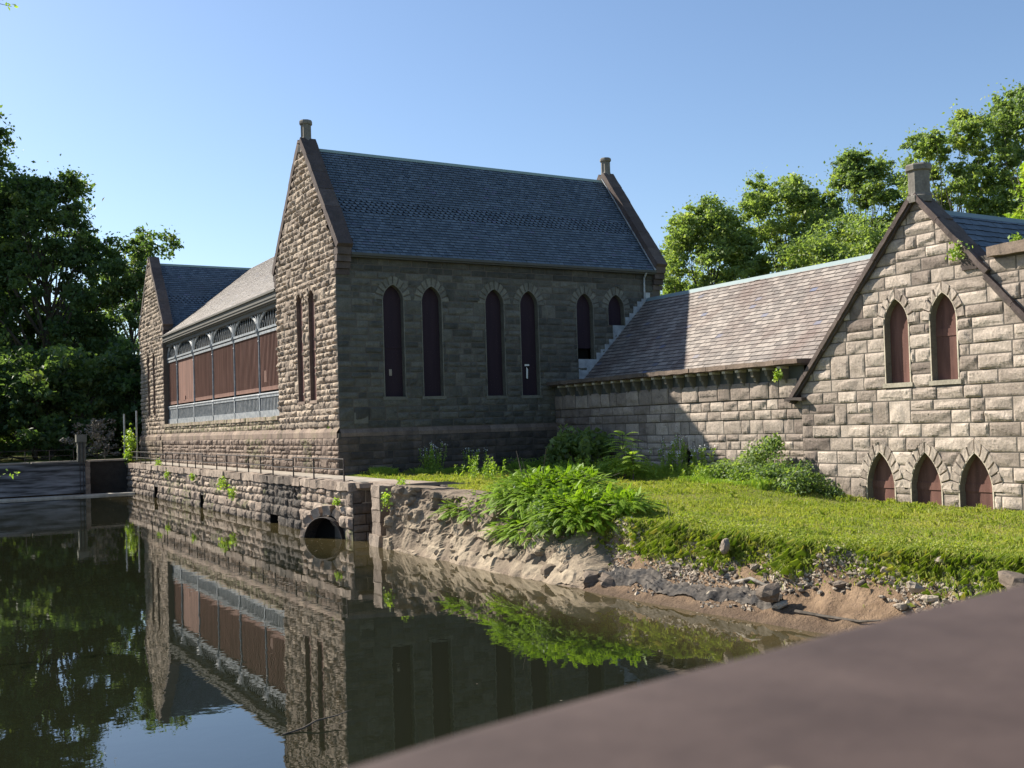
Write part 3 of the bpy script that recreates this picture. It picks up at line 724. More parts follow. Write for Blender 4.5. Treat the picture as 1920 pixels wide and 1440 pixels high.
# slim moulding that carries the right rake down over the wall
f0 = ap+np.array([0, -2.75, -1.13*2.75]); f1 = ap+np.array([0, -7.4, -1.13*7.4]); d = f1-f0; ll = np.linalg.norm(d); d /= ll; nrm = np.array([0, d[2], -d[1]])
for k in range(5):
    rough_box(mb, f0+d*(k*ll/5)+np.array([XG-.22, 0, 0]), d*(ll/5-.01), (.24, 0, 0), -nrm*.13, .15, .02, (rng.random(), 0, 0))
    rough_box(mb, f0+d*(k*ll/5)+np.array([XG-.12, 0, 0])-nrm*.13, d*(ll/5-.01), (.12, 0, 0), -nrm*.11, .15, .02, (rng.random(), .5, 0))
rough_box(mb, (XG-.3, -18.75, 5.28), (.5, 0, 0), (0, .95, -.0), (0, 0, .12), .15, .03, (.5, .6, 0))
rough_box(mb, (XG-.1, -26.6, 9.4), (.7, 0, 0), (0, .55, 0), (0, 0, .42), .2, .03, (.5, .3, 0))
cg = mb.build('gable_coping', M['coping'], B)
fb = MB(); c0 = (XG+.16, YA-.02, 12.18)
fb.lathe(c0, [(.43, -.12), (.45, .02), (.45, .1), (.40, .14), (.385, .2), (.385, .98), (.46, 1.02), (.47, 1.18), (.43, 1.23), (.42, 1.24)], 8, rot=.3)
fb.build('chimney', M['finial'], cg)
# parapet of the taller range on the right
mb = MB()
for k in range(5):
    a = -27.15-k*1.5; rough_box(mb, (XG-.32, a-1.48, 9.68), (.95, 0, 0), (0, 1.47, 0), (0, 0, .34), .2, .035, (rng.random(), .3, 0))
mb.build('parapet_cap', M['stone_base'], B)
# cornice slab and corbels of the low range
mb = MB(); a = -.1
while a > -18.7:
    l = min(rng.uniform(1.1, 1.9), a+18.75); rough_box(mb, (12.02+rng.uniform(-.03, .02), a-l+.01, 6.76), (2.4, 0, 0), (0, l-.012, 0), (0, 0, .19), .16, .022, (rng.random(), .15 if a < -9 else .6, 0)); a -= l  # darker slab tint paints the shadow of the main block
    if l < .3: break
mb.box(12.25, -18.7, 6.7, 12.7, -.05, 6.77, (.2, .5, 0))
mb.build('cornice', M['stone_base'], B)
mb = MB(); mb.poly([(12.635, -18.45, 6.1), (12.635, -.02, 6.1), (12.635, -.02, 6.75), (12.635, -18.45, 6.75)]); mb.build('cornice_shade_band', M['gutter'], B)  # dark strip painting the shade behind the corbels
y = -1.1
cm = None
while y > -18.4:
    mb = MB()
    mb.box(12.15, y-.10, 6.60, 12.62, y+.10, 6.70, (.95, 0, 0))
    for (z0, z1, x_, w0, w1) in ((6.36, 6.60, 12.22, .07, .085), (6.16, 6.36, 12.36, .05, .075), (6.03, 6.16, 12.5, .035, .055)):
        mb.add([(x_+.05, y-w0, z0), (x_+.05, y+w0, z0), (x_, y+w1, z1), (x_, y-w1, z1), (12.66, y-w0, z0), (12.66, y+w0, z0), (12.66, y+w1, z1), (12.66, y-w1, z1)],
               [(0, 1, 2, 3), (0, 4, 7, 3), (1, 5, 6, 2), (0, 1, 5, 4)], (.35, .35 if y < -9 else .6, 0))  # corbel tint darkened to paint the shade under the cornice
    if cm is None:
        cm = mb.build('corbel', M['stone_trim'], B); y0c = y
    else:
        o = cm.copy(); col.objects.link(o); o.location = cm.location+Vector((0, y-y0c, 0))
    y -= .825

# ---------------------------------------------------------------- quay wall
Q = empty('quay_wall', (-2.35, 18, 0), 'rough brown stone quay wall rising from the pond under the walkway, with dark slots and a round culvert mouth', 'quay wall')
slots = [(2.75, 4.05, -.5, .72), (17.9, 18.75, -.5, .84), (31.7, 33.0, -.5, .86)]
qm = lambda u, v: ((np.hypot(u+5.6, v-.0) < .98) & (u < 99))
def qdirt_shade(u, v):
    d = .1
    if -.4 < u < 5.2: d = 1.0  # cast shadow painted as a dark patch in the stone tint
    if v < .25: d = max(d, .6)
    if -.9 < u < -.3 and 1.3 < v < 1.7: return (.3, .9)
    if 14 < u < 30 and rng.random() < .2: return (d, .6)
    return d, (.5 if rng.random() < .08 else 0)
mb = MB()
flat_face(mb, PW(-2.3), [(-7.4, -.6), (44, -.6), (44, 2.4), (-7.4, 2.4)], [[(a, b), (c, b), (c, d), (a, d)] for (a, c, b, d) in [(s[0], s[1], s[2], s[3]) for s in slots]], mi=1)
ashlar(mb, PW(-2.33), -7.4, 44, -.45, 1.0, .19, slots+[(-6.5, -4.7, -.5, .6)], None, band=(.40, .52), L=(.55, 1.3), tall=.2, dirt_shade=qdirt_shade, res=.1)
ashlar(mb, PW(-2.3), -7.4, 44, 1.0, 2.08, .17, [], None, band=(.34, .46), L=(.5, 1.2), tall=.3, dirt_shade=qdirt_shade, res=.1)
ashlar(mb, PS(-7.4), -2.3, -.3, -.5, 2.1, .06, dirt_shade=lambda u, v: (.7, 0))  # end face tint darkened to paint its unlit side
mb.build('wall_face', [M['stone_quay'], M['mortar']], Q)
mb = MB(); y = -7.4
while y < 44:
    l = rng.uniform(.9, 1.6); rough_box(mb, (-2.46+rng.uniform(-.04, .04), y+.012, 2.08), (.75, 0, 0), (0, l-.024, 0), (0, 0, .36+rng.uniform(-.02, .02)), .15, .05, (rng.random(), qdirt_shade(y, 1.5)[0]*.8, 0)); y += l  # cap stones repeat the painted shadow patch
mb.build('cap_stones', M['stone_quay'], Q)
mb = MB()
for s in slots:
    mb.add([(-2.35, s[0], s[2]), (-2.35, s[1], s[2]), (-2.35, s[1], s[3]), (-2.35, s[0], s[3]), (-1.0, s[0], s[2]), (-1.0, s[1], s[2]), (-1.0, s[1], s[3]), (-1.0, s[0], s[3])], [(0, 4, 7, 3), (1, 5, 6, 2), (4, 5, 6, 7), (3, 2, 6, 7)])
    
mb.build('drain_slots', M['void'], Q)
mb = MB(); mb.poly([(-1.9, -7.4, 2.43), (-1.9, 44, 2.5), (-.1, 44, 2.5), (-.1, -7.4, 2.43)]); mb.poly([(-1.9, -7.4, 2.43), (-.1, -7.4, 2.43), (-.1, -7.4, 1.5), (-1.9, -7.4, 1.5)]); mb.build('walkway', M['concrete'], Q)
# culvert mouth: a short stub of pipe turned towards the open water
ax = np.array([-.86, -.51, 0]); sd_ = np.array([.51, -.86, 0]); c0 = np.array([-2.85, -5.4, -.14])
mb = MB(); th = np.linspace(0, 2*math.pi, 33)[:-1]
def ring(r, t_): return c0+ax*t_+r*(np.cos(th)[:, None]*sd_+np.sin(th)[:, None]*np.array([0, 0, 1.]))
V = np.concatenate([ring(1.07, -1.2), ring(1.07, .14), ring(1.05, .16), ring(1.02, .14), ring(1.02, -.9)]); i = np.arange(4)[:, None]*32; j = np.arange(32)[None, :]; jn = (j+1) % 32
mb.add(V, np.stack([i+j, i+jn, i+32+jn, i+32+j], -1).reshape(-1, 4)); cv = mb.build('culvert_pipe', M['pipe'], Q)
mb = MB(); mb.poly(ring(1.02, -.6)); mb.build('dark_mouth', M['void'], cv)
mb = MB()
for k in range(7):      # stones hugging the pipe
    t_ = (k+.5)/7*math.pi; 
    r0 = 1.13; o = c0+ax*-.1+r0*(math.cos(t_-.2)*sd_+math.sin(t_-.2)*np.array([0, 0, 1.])); tv = (math.cos(t_+.2)*sd_+math.sin(t_+.2)*np.array([0, 0, 1.]))*r0+c0+ax*-.1-o
    rv = math.cos(t_)*sd_+math.sin(t_)*np.array([0, 0, 1.])
    rough_box(mb, o, tv*.96, rv*.42, -ax*.6, .14, .05, (rng.random(), .15, 0))
mb.build('culvert_stones', M['stone_quay'], Q)
# sluice recess and pier at the end of the quay
mb = MB(); ashlar(mb, PW(-.35), -12.2, -7.3, -.5, 2.4, .06, dirt_shade=lambda u, v: (.95, 0), res=.14); mb.poly([(-.3, -12.3, -.6), (-.3, -7.3, -.6), (-.3, -7.3, 2.4), (-.3, -12.3, 2.4)], (.2, .9, 0))  # recess stones tinted nearly black to paint the shade inside
mb.build('recess_wall', M['stone_quay'], Q)
mb = MB()
for k in range(6):
    z0 = -.5+k*.485; e = .12 if k == 0 or k == 1 else 0
    rough_box(mb, (-2.35-e, -10.35-e*.6, z0), (2.1+e, 0, 0), (0, .82+e, 0), (0, 0, .475), .12, .035, (rng.random(), .25, 0))
mb.build('pier', M['stone_quay'], Q)
mb = MB(); rough_box(mb, (-2.2, -7.9, 2.2), (1.95, 0, 0), (0, .6, 0), (0, 0, .2), .2, .03, (.5, .2, 0)); rough_box(mb, (-1.6, -11.6, 2.25), (1.6, 0, 0), (0, 4.2, 0), (0, 0, .2), .3, .03, (.7, .1, 0)); mb.build('lip_stones', M['stone_quay'], Q)

# railings on the quay: tall framed sections with lower linking rails
def rail_section(ys, low, label, x=-2.1):
    R_ = empty('pipe_railing', (x, min(ys), 2.44), label, 'railing', 'iron railings along the quay')
    ht = .95 if not low else .84
    if not low:
        for y in ys: m_ = MB(); m_.tube([(x, y, 2.4), (x, y, 2.44+ht)], .036, 6); m_.build('post', M['pipe'], R_)
    for z_ in (ht, ht*.52): m_ = MB(); m_.tube([(x, min(ys), 2.44+z_), (x, max(ys), 2.44+z_)], .032, 6); m_.build('rail', M['pipe'], R_)
rail_section([-5.92, -2.05, .9], False, 'dark pipe railing section nearest the sunlit corner, three posts')
rail_section([.9, 4.19], True, 'lower pair of linking rails just behind the nearest railing section')
rail_section([4.19, 6.34, 8.64, 10.95, 13.23, 15.48], False, 'long railing section with six posts in front of the arcade')
rail_section([15.48, 18.92], True, 'lower linking rails between the two long railing sections')
rail_section([18.92, 20.88, 23.17, 25.6, 27.65, 29.91], False, 'second long railing section with six posts, farther along the quay')
rail_section([29.91, 35.3], True, 'farthest lower linking rails of the quay railing')
rail_section([35.3, 37.3, 39.3, 41.5, 43.8], False, 'farthest railing section below the far gable, five posts')

M['recess'] = stone_mat('dark_recess_stone', (.03, .027, .024), (.06, .055, .05))  # nearly black stone tone for the back of the recess
# ---------------------------------------------------------------- weir wall, stone post, fence at the far end of the pond
q = NT('pale_concrete'); M['sill_pale'] = q.out(q.mix(q.ramp(q.noise(2, 4), .35, .65), (.42, .38, .31), (.62, .57, .47)))
Wr = empty('weir_wall', (-12, 41.6, 0), 'low stained concrete dam wall with a pale top at the far end of the pond', 'dam')
mb = MB(); mb.box(-60, 41.4, .25, -5.75, 42.4, 2.75); mb.build('stained_face', M['weir'], Wr)
mb = MB()
a = -60
while a < -5.8:
    l = min(rng.uniform(2, 3.4), -5.7-a); mb.box(a, 41.3, 2.75, a+l-.15*(rng.random() < .4), 42.5, 2.86); a += l
mb.build('wall_top', M['concrete'], Wr); mb = MB(); mb.box(-60, 40.1, -.4, -2.45, 41.4, .13); mb.build('concrete_sill', M['sill_pale'], Wr)
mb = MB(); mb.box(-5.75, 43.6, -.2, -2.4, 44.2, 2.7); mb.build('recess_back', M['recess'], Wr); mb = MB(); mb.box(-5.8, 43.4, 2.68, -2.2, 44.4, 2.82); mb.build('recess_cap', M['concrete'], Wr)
mb = MB()
for k in range(6): rough_box(mb, (-6.02, 41.15, .1+k*.44), (.35, 0, 0), (0, 1.3, 0), (0, 0, .43), .15, .03, (rng.random(), .3, 0))
mb.build('end_stones', M['stone_quay'], Wr)
Pp = empty('stone_post', (-6.25, 41.2, 2.8), 'square stone post with a slightly wider top standing on the dam wall', 'post')
mb = MB()
for k in range(5): mb.box(-6.6+.02*(k % 2), 41.05, 2.78+k*.34, -5.98, 41.6, 3.11+k*.34, (rng.random(), .2, 0))
mb.build('shaft', M['stone_trim_s'], Pp); mb = MB(); mb.box(-6.68, 40.98, 4.35, -5.9, 41.68, 4.95); mb.build('cap', M['stone_trim_s'], Pp)
mb = MB(); mb.tube([(-6.45, 41.0, 4.3), (-6.45, 41.0, .1)], .03, 5); mb.tube([(-6.2, 41.0, 4.3), (-6.2, 41.0, .1)], .03, 5); mb.build('drain_pipes', M['pipe'], Pp)
def fence(x0, x1, y, n, label, z=2.8):
    R_ = empty('pipe_fence', (x0, y, z), label, 'fence', 'iron fences by the dam')
    for k in range(n+1):
        x = x0+(x1-x0)*k/n; m_ = MB(); m_.tube([(x, y, z), (x, y, z+.98)], .03, 5); m_.build('post', M['pipe'], R_)
    for z_ in (.95, .5): m_ = MB(); m_.tube([(x0, y, z+z_), (x1, y, z+z_)], .024, 5); m_.build('rail', M['pipe'], R_)
fence(-30, -6.8, 41.8, 13, 'dark two-rail fence on top of the dam wall left of the stone post')
fence(-5.9, -2.3, 43.9, 2, 'short dark two-rail fence between the stone post and the building')
for x, lb_ in ((-2.45, 'left'), (-1.45, 'right')):
    m_ = MB(); m_.tube([(x, 44.3, 2.6), (x, 44.3, 6.6 if x < -2 else 6.85)], .07, 6)
    tag(m_.build('gate_post', M['metal']), 'tall thin grey metal post, %s one of the two beside the far gable' % lb_, 'post')

# ---------------------------------------------------------------- terrain
def sm(x, xs, ys): return np.interp(x, xs, ys)
SHY = [-90, -60, -55, -50, -45, -40, -36, -33, -29, -25, -20, -11, 60]; SHX = [-16, -14, -12, -9, -5, -2.2, -1.35, -1.6, -2.0, -2.3, -2.5, -2.35, -2.35]
def shore(y): return sm(y, SHY, SHX)
def lawn(x, y):
    ze = sm(y, [-60, -45, -36, -30, -26, -22, -18, -14, -8, 0], [1.5, 1.5, 1.6, 1.5, 1.62, 1.85, 2.05, 2.15, 2.4, 2.42])
    zw = sm(y, [-60, -30, -22, -18, -12, -5, 0], [1.3, 1.36, 1.42, 2.0, 2.1, 2.3, 2.42])
    f = np.clip((x-.5)/11.5, 0, 1); f = f*f*(3-2*f)
    z = ze*(1-f)+zw*f
    P = np.stack([x, y, 0*x], -1); return z+.05*fbm(P, .5, 3)*(x < 12)
def ground_z(x, y):
    x = np.asarray(x, float); y = np.asarray(y, float); shp = x.shape; x = x.ravel(); y = y.ravel()
    top = lawn(x, y); dx = x-shore(y); P = np.stack([x, y, 0*x], -1)
    n1 = fbm(P, 1.3, 5); n2 = fbm(P, 4.5, 9)
    mud = np.interp(dx, [-3, -1, 0, .5, 1.0, 1.5, 2.0, 2.25], [-1.2, -.45, 0, .2, .42, .85, 1.22, 1.45])+(.07*n1+.05*n2+.03*fbm(P, 11, 13, 2))*np.clip(dx*2, 0, 1)
    edge = 2.1+.28*n1
    mud = np.where(dx > edge, top+.02*n2, np.minimum(mud, top))
    k = np.clip((dx-edge+.35)/.35, 0, 1); mud = mud*(1-k)+np.maximum(mud, top-.02)*k
    steep = np.where(dx < 1.5, -1+dx*.1, np.minimum(top, 4.5*(dx-1.5)-.3))
    f = np.clip((y+24.5)/3.0, 0, 1); z = mud*(1-f)+steep*f
    quay = np.where(x < -.25, -1.0, top); z = np.where(y > -11.9, quay, z)
    z = np.where(((y > 42.3) & (x < -6)) | (y > 44.05), 2.7+.1*n1, z); z = np.where((y > 0) & (x > 0) & (y < 44), 1.5, z)
    z = np.where((x > 12.6) & (y < 0), np.where(y < -35, 1.4, .8), z); z = np.where(x > 25, 1.2+np.clip((x-25)/40, 0, 1)*1.0, z)
    z = np.where((x < -75) | (y < -75), 1.5, z)
    return z.reshape(shp)
gx = np.concatenate([[-500, -200, -100, -78, -74.5, -50, -30, -20, -16, -13, -10, -8, -6.1, -5.9, -5.2], np.arange(-4.2, 2.4, .11), np.arange(2.4, 12.7, .4), [12.9, 14, 18, 24.9, 25.2, 30, 40, 55, 70, 100, 160, 260, 500]])
gy = np.concatenate([[-500, -200, -100, -76, -74, -65, -60, -55, -51, -48, -45, -42, -40.5], np.arange(-39, -8, .14), np.arange(-8, 0, .5), [0, .2, 5, 15, 25, 35, 41, 42.2, 42.4, 43.95, 44.1, 48, 55, 65, 80, 100, 140, 220, 400, 600]])
GX, GY = np.meshgrid(gx, gy); GZ = ground_z(GX, GY); m_, n_ = GX.shape
i = np.arange(m_-1)[:, None]*n_; j = np.arange(n_-1)[None, :]
mb = MB(); mb.add(np.stack([GX, GY, GZ], -1).reshape(-1, 3), np.stack([i+j, i+j+1, i+j+n_+1, i+j+n_], -1).reshape(-1, 4))
q = NT('earth_and_turf'); sp = q.t.nodes.new('ShaderNodeSeparateXYZ'); q.l(q.co, sp.inputs[0])
mudc = q.mix(q.ramp(q.noise(1.6, 5), .35, .65), (.115, .075, .046), (.27, .185, .115)); mudc = q.mix(q.ramp(q.noise(9, 4), .45, .7, 0, .6), mudc, (.20, .135, .09))
wet = q.ramp(q.math('ADD', sp.outputs[2], q.math('MULTIPLY', q.math('SUBTRACT', q.noise(3, 4), .5), .3)), .04, .3, 1, 0); mudc = q.mix(q.math('MULTIPLY', wet, .72), mudc, (.085, .06, .042))
gr = q.mix(q.ramp(q.noise(.5, 4), .4, .62), (.12, .15, .03), (.22, .21, .06)); gr = q.mix(q.ramp(q.noise(6, 3), .5, .7, 0, .5), gr, (.22, .17, .08))
zz = q.math('ADD', sp.outputs[2], q.math('MULTIPLY', q.math('SUBTRACT', q.noise(2.5, 4), .5), .55))
c = q.mix(q.ramp(zz, 1.22, 1.42), mudc, gr)
q.bump(q.math('ADD', q.noise(7, 6, .65), q.math('MULTIPLY', q.noise(30, 4), .3)), 1.0, .1); q.out(c, .9, .15)
struct(mb.build('ground', q.m, smooth=True))
# pond
mb = MB(); mb.poly([(-120, -120, 0), (6, -120, 0), (6, 42, 0), (-120, 42, 0)])
q = NT('pond_water'); sx_ = q.t.nodes.new('ShaderNodeSeparateXYZ'); q.l(q.co, sx_.inputs[0]); mk = q.ramp(q.math('ADD', sx_.outputs[0], q.math('MULTIPLY', q.noise(.5, 3), 1.6)), -5.2, -2.0); q.out(q.mix(mk, (.010, .0115, .006), (.062, .050, .022)), .012, .5); q.p.inputs['IOR'].default_value = 1.85
nz = q.math('ADD', q.noise(.9, 3, .5, stretch=(1, 1, 1)), q.math('MULTIPLY', q.noise(5.5, 2, .5), .12)); q.bump(nz, .055, .05)
struct(mb.build('pond', q.m))

# ---------------------------------------------------------------- sloping rock revetment
ny_, nt_ = 190, 50
S, T0 = np.meshgrid(np.linspace(0, 1, ny_), np.linspace(0, 1.36, nt_)); T = np.clip(T0, 0, 1); E2 = np.clip((T0-1)/.36, 0, 1)
yb = -10.7-S*13.8; yt = -11.75-S*12.3
xb = np.interp(S, [0, .3, .7, 1], [-2.42, -2.5, -2.55, -2.45]); xt = np.interp(S, [0, .06, .25, .5, .8, 1], [-2.15, -1.7, -1.05, -.85, -1.2, -1.75])
zt = np.interp(S, [0, .2, .5, .75, 1], [2.45, 2.1, 2.0, 1.25, .35])
Y = yb+(yt-yb)*T; X = xb+(xt-xb)*T**1.15; Z = -.35+(zt+.35)*T
X = X+E2*1.7; Z = Z+E2*(lawn((xt+1.7).ravel(), Y.ravel()).reshape(Z.shape)+.03-zt)*(1-np.clip((-Y-22.5)/2, 0, 1))-.25*E2*np.clip((-Y-22.5)/2, 0, 1)
X = X.ravel(); Y = Y.ravel(); Z = Z.ravel(); P3 = np.stack([X, Y, Z], -1)
row = np.floor((Z+.14*vnoise(P3, .7, 2))/.40).astype(np.int64); cel = np.floor((Y+row*.61+.35*vnoise(P3, 1.1, 8))/(.6+.5*hash3(row, row*0+3, row*0))).astype(np.int64)
hh = hash3(row, cel, row*0+5)
D = .03+.30*hh*np.clip(.25+Z*.5, .2, 1)+.09*fbm(P3, 1.6, 4)+.08*fbm(P3, 4.2, 6, 3)*np.clip(Z*1.1, .3, 1)
X = X-D*.9; Z = Z+D*.25
mb = MB(); i = np.arange(nt_-1)[:, None]*ny_; j = np.arange(ny_-1)[None, :]; Fc = np.stack([i+j, i+j+1, i+j+ny_+1, i+j+ny_], -1).reshape(-1, 4)
zf = Z[Fc].mean(1); hf = hh[Fc[:, 0]]
mb.add(np.stack([X, Y, Z], -1), Fc, np.stack([hf, np.clip(.45-zf*2, 0, .6)+.45*np.clip((zf-1.0)/.5, 0, 1), 0*hf], -1))
e0 = np.arange(nt_)*ny_; sv = np.stack([X[e0], Y[e0], Z[e0]], -1); sv2 = sv+np.array([2.0, .2, 0]); 
mb.add(np.concatenate([sv, sv2]), np.stack([np.arange(nt_-1), np.arange(1, nt_), np.arange(1, nt_)+nt_, np.arange(nt_-1)+nt_], -1), (.3, .6, 0))
M['stone_rev'] = stone_mat('pale_bank_rock', (.17, .132, .095), (.34, .275, .195), dark=(.14, .10, .075), bump=.9, streak=.45)
r = np.random.default_rng(611)
for k in range(150):      # blocks of the bank breaking through its face
    s_ = r.random(); t_ = r.random()**.6*.98; a0 = int(s_*(ny_-1)); b0 = min(nt_-1, int(t_*(nt_-1)/1.36)); q0 = b0*ny_+a0
    p = np.array([X[q0], Y[q0], Z[q0]])
    if p[2] < .12: continue
    th = np.linspace(0, 2*math.pi, 9)[:-1]; ph = np.linspace(-math.pi/2, math.pi/2, 6)
    Dd = np.array([[math.cos(b)*math.cos(a), math.cos(b)*math.sin(a), math.sin(b)] for b in ph for a in th]); sc = np.ones(len(Dd))
    for _ in range(10):
        nn = r.normal(size=3); nn /= np.linalg.norm(nn); o_ = r.uniform(.4, .8); dn = Dd@nn; sc = np.minimum(sc, np.where(dn > .05, o_/np.maximum(dn, .05), 9))
    sz = r.uniform(.16, .42)*(1.0 if t_ > .4 else .75); R3 = np.array([[math.cos(k), -math.sin(k), 0], [math.sin(k), math.cos(k), 0], [0, 0, 1]])
    Vv = (Dd*sc[:, None]*np.array([1, .7, .6]))@R3.T*sz+p+np.array([.10, 0, -.03])
    i = np.arange(5)[:, None]*8; j = np.arange(8)[None, :]; jn = (j+1) % 8
    mb.add(Vv, np.stack([i+j, i+jn, i+8+jn, i+8+j], -1).reshape(-1, 4), (r.random(), .35*(p[2] > 1.3)+.1, 0))
struct(mb.build('rock_bank', M['stone_rev']))
# ---------------------------------------------------------------- foreground rail of the bridge
pts = np.array([(-.35, .36), (-.1, .385), (.02, .40), (.118, .414), (.16, .429), (.224, .446), (.31, .463), (.387, .475), (.498, .494), (.664, .523), (.799, .542), (.978, .562), (1.414, .615), (2.4, .73), (4.0, .92)])
tt = np.linspace(0, 1, 90); sx = np.interp(tt, np.linspace(0, 1, len(pts)), pts[:, 0]); sy = np.interp(sx, pts[:, 0], pts[:, 1])
for _ in range(4): sy[1:-1] = (sy[:-2]+2*sy[1:-1]+sy[2:])/4
prof = [(-.006, -.16), (0, -.13), (0, -.018), (-.003, -.008), (-.010, -.002), (-.02, 0), (-.40, 0), (-.415, -.004), (-.42, -.02), (-.42, -.16)]
V = []
for dy, dz in prof: V.append(np.stack([CAMLOC[0]+sx, CAMLOC[1]+sy+dy, np.full(90, CAMLOC[2]-.14+dz)], -1))
V = np.concatenate(V); i = np.arange(len(prof)-1)[:, None]*90; j = np.arange(89)[None, :]
mb = MB(); mb.add(V, np.stack([i+j, i+j+1, i+j+91, i+j+90], -1).reshape(-1, 4)); mb.poly(V[::90]); mb.poly(V[89::90]); mb.poly(np.concatenate([V[:90], V[-90:][::-1]]))
q = NT('brown_painted_rail'); c = q.mix(q.ramp(q.noise(9, 6, .7), .32, .68), (.045, .03, .025), (.082, .057, .048)); c = q.mix(q.ramp(q.noise(26, 4, .65), .35, .65, 0, .3), c, (.045, .03, .026))
vo = q.n('ShaderNodeTexVoronoi', Scale=9.0); q.l(q.co, vo.inputs['Vector']); c = q.mix(q.ramp(vo.outputs['Distance'], .035, .08, .7, 0), c, (.30, .23, .17))
q.bump(q.noise(60, 4), .3, .002); q.out(c, .75, .25)
rail = mb.build('bridge_rail', q.m, smooth=True)
tag(rail, 'wide purple-brown painted rail sloping across the bottom right, out of focus, with pale specks', 'railing')

# ---------------------------------------------------------------- foliage
def leaves(mb, C, size, droop=.3, tint=None, flat=.0, aspect=.5, seed=0):
    """one pointed leaf (quad) per centre"""
    n = len(C); r = np.random.default_rng(seed)
    N = r.normal(size=(n, 3)); N[:, 2] = np.abs(N[:, 2])+flat; N /= np.linalg.norm(N, axis=1)[:, None]
    A = r.normal(size=(n, 3)); A -= (A*N).sum(1)[:, None]*N; A /= np.linalg.norm(A, axis=1)[:, None]; A[:, 2] -= droop*r.random(n)
    Bv = np.cross(N, A); s = size*r.uniform(.65, 1.25, n)[:, None]
    V = np.stack([C-A*s*.5, C+Bv*s*aspect*.5+N*s*.06, C+A*s*.5, C-Bv*s*aspect*.5+N*s*.06], 1).reshape(-1, 3)
    if tint is None: tint = np.stack([r.random(n), (r.random(n) < .06)*.8, np.zeros(n)], -1)
    mb.add(V, np.arange(n)[:, None]*4+np.arange(4)[None, :], tint)

def tree(name, label, base, H, R_, seed, nlobe, clumps, lpc, lsize, m_leaf, m_bark, z0=.25, group=None, cat='tree', trunk_r=.32, dense=1.0, lobe_r=.33, lean=(0, 0), sky_hole=0):
    r = np.random.default_rng(seed); base = np.array(base, float)
    E_ = empty(name, tuple(base), label, cat, group)
    tb = MB(); lf = MB(); tr = []
    top = base+np.array([lean[0], lean[1], H*.78]); npt = 9
    tp = np.array([base+(top-base)*t_+np.array([r.normal()*.02*H*t_, r.normal()*.02*H*t_, 0]) for t_ in np.linspace(0, 1, npt)])
    tb.tube(tp, np.linspace(trunk_r, trunk_r*.18, npt), 8)
    C = []; T = []
    for k in range(nlobe):
        f = (k+.5)/nlobe; ph = k*2.39996+r.uniform(-.4, .4); zf = z0+(1-z0)*(f**.8)
        rad = R_*math.sqrt(max(.03, 1-((zf-z0-.28*(1-z0))/(.78*(1-z0)))**2))*r.uniform(.45, .95)
        lc = base+np.array([lean[0]*zf+rad*math.cos(ph), lean[1]*zf+rad*math.sin(ph), H*zf*r.uniform(.94, 1.0)]); lr_ = R_*lobe_r*r.uniform(.7, 1.25)
        t0 = max(.12, min(.9, (zf-.22)/.85)); st = tp[int(t0*(npt-1))]
        md = (st+lc)/2+np.array([0, 0, -.08*np.linalg.norm(lc-st)])+r.normal(size=3)*.03*np.linalg.norm(lc-st)
        br = np.array([st, (st+md)/2+r.normal(size=3)*.1, md, (md+lc)/2+r.normal(size=3)*.15, lc]); r0 = trunk_r*(1-t0)*.5+.035
        tb.tube(br, np.linspace(r0, r0*.25, 5), 5, caps=False)
        for c_ in range(clumps):
            d = r.normal(size=3); d /= np.linalg.norm(d); d[2] = d[2]*.95+.12
            cc = lc+d*lr_*r.uniform(.45, 1.12); 
            if c_ % 2 == 0: tb.tube([lc+(cc-lc)*.0, lc+(cc-lc)*.5+r.normal(size=3)*.12, cc], [r0*.25, r0*.15, .012], 3, caps=False)
            m_ = int(lpc*r.uniform(.5, 1.3)*dense); cr_ = lr_*r.uniform(.28, .58)
            o = r.normal(size=(m_, 3)); o /= np.linalg.norm(o, axis=1)[:, None]; o *= (r.random(m_)**.45)[:, None]*cr_*np.array([1, 1, .62])
            C.append(cc+o); tn = r.uniform(0, 1); yl = .5*(r.random() < .07); T.append(np.stack([np.clip(tn+r.normal(0, .22, m_), 0, 1), np.full(m_, yl), np.zeros(m_)], -1))
    C = np.concatenate(C); T = np.concatenate(T); ns = int(len(C)*.16); pk = r.integers(0, len(C), ns); C = np.concatenate([C, C[pk]+r.normal(size=(ns, 3))*R_*.085]); T = np.concatenate([T, T[pk]])
    leaves(lf, C, lsize, .35, T, .25, .62, seed)
    tb.build('trunk', m_bark, E_); lf.build('crown', m_leaf, E_)
    return E_
# trees beyond the pond, left
tree('oak_tree', 'large dark spreading oak whose long limb reaches to the far gable', (-5.2, 76, 2.7), 31.5, 9.2, 11, 62, 13, 62, .46, M['leaf_dark'], M['bark'], .16, trunk_r=.75, lobe_r=.22)
tree('tall_tree', 'very tall dark tree cut by the left edge of the picture', (-13.8, 83, 2.7), 41, 8.6, 12, 54, 14, 72, .48, M['leaf_dark'], M['bark'], .16, trunk_r=.6, lobe_r=.24)
tree('leaning_tree', 'dark rounded tree leaning right behind the far gable coping', (2.2, 73, 2.7), 24.5, 5.6, 13, 20, 14, 60, .42, M['leaf_dark'], M['bark'], .12, trunk_r=.45, lean=(1.8, 0))
tree('pale_tree', 'lighter, loosely leaved tree showing pale behind the dark oak beside the far gable', (7.5, 96, 2.7), 27, 7.5, 14, 24, 14, 50, .48, M['leaf_mid'], M['bark_pale'], .1, trunk_r=.4)
tree('background_tree', 'broad green tree filling the gap low behind the oak', (-9, 90, 2.7), 27, 9, 15, 24, 14, 50, .75, M['leaf_mid'], M['bark'], .06, trunk_r=.5)
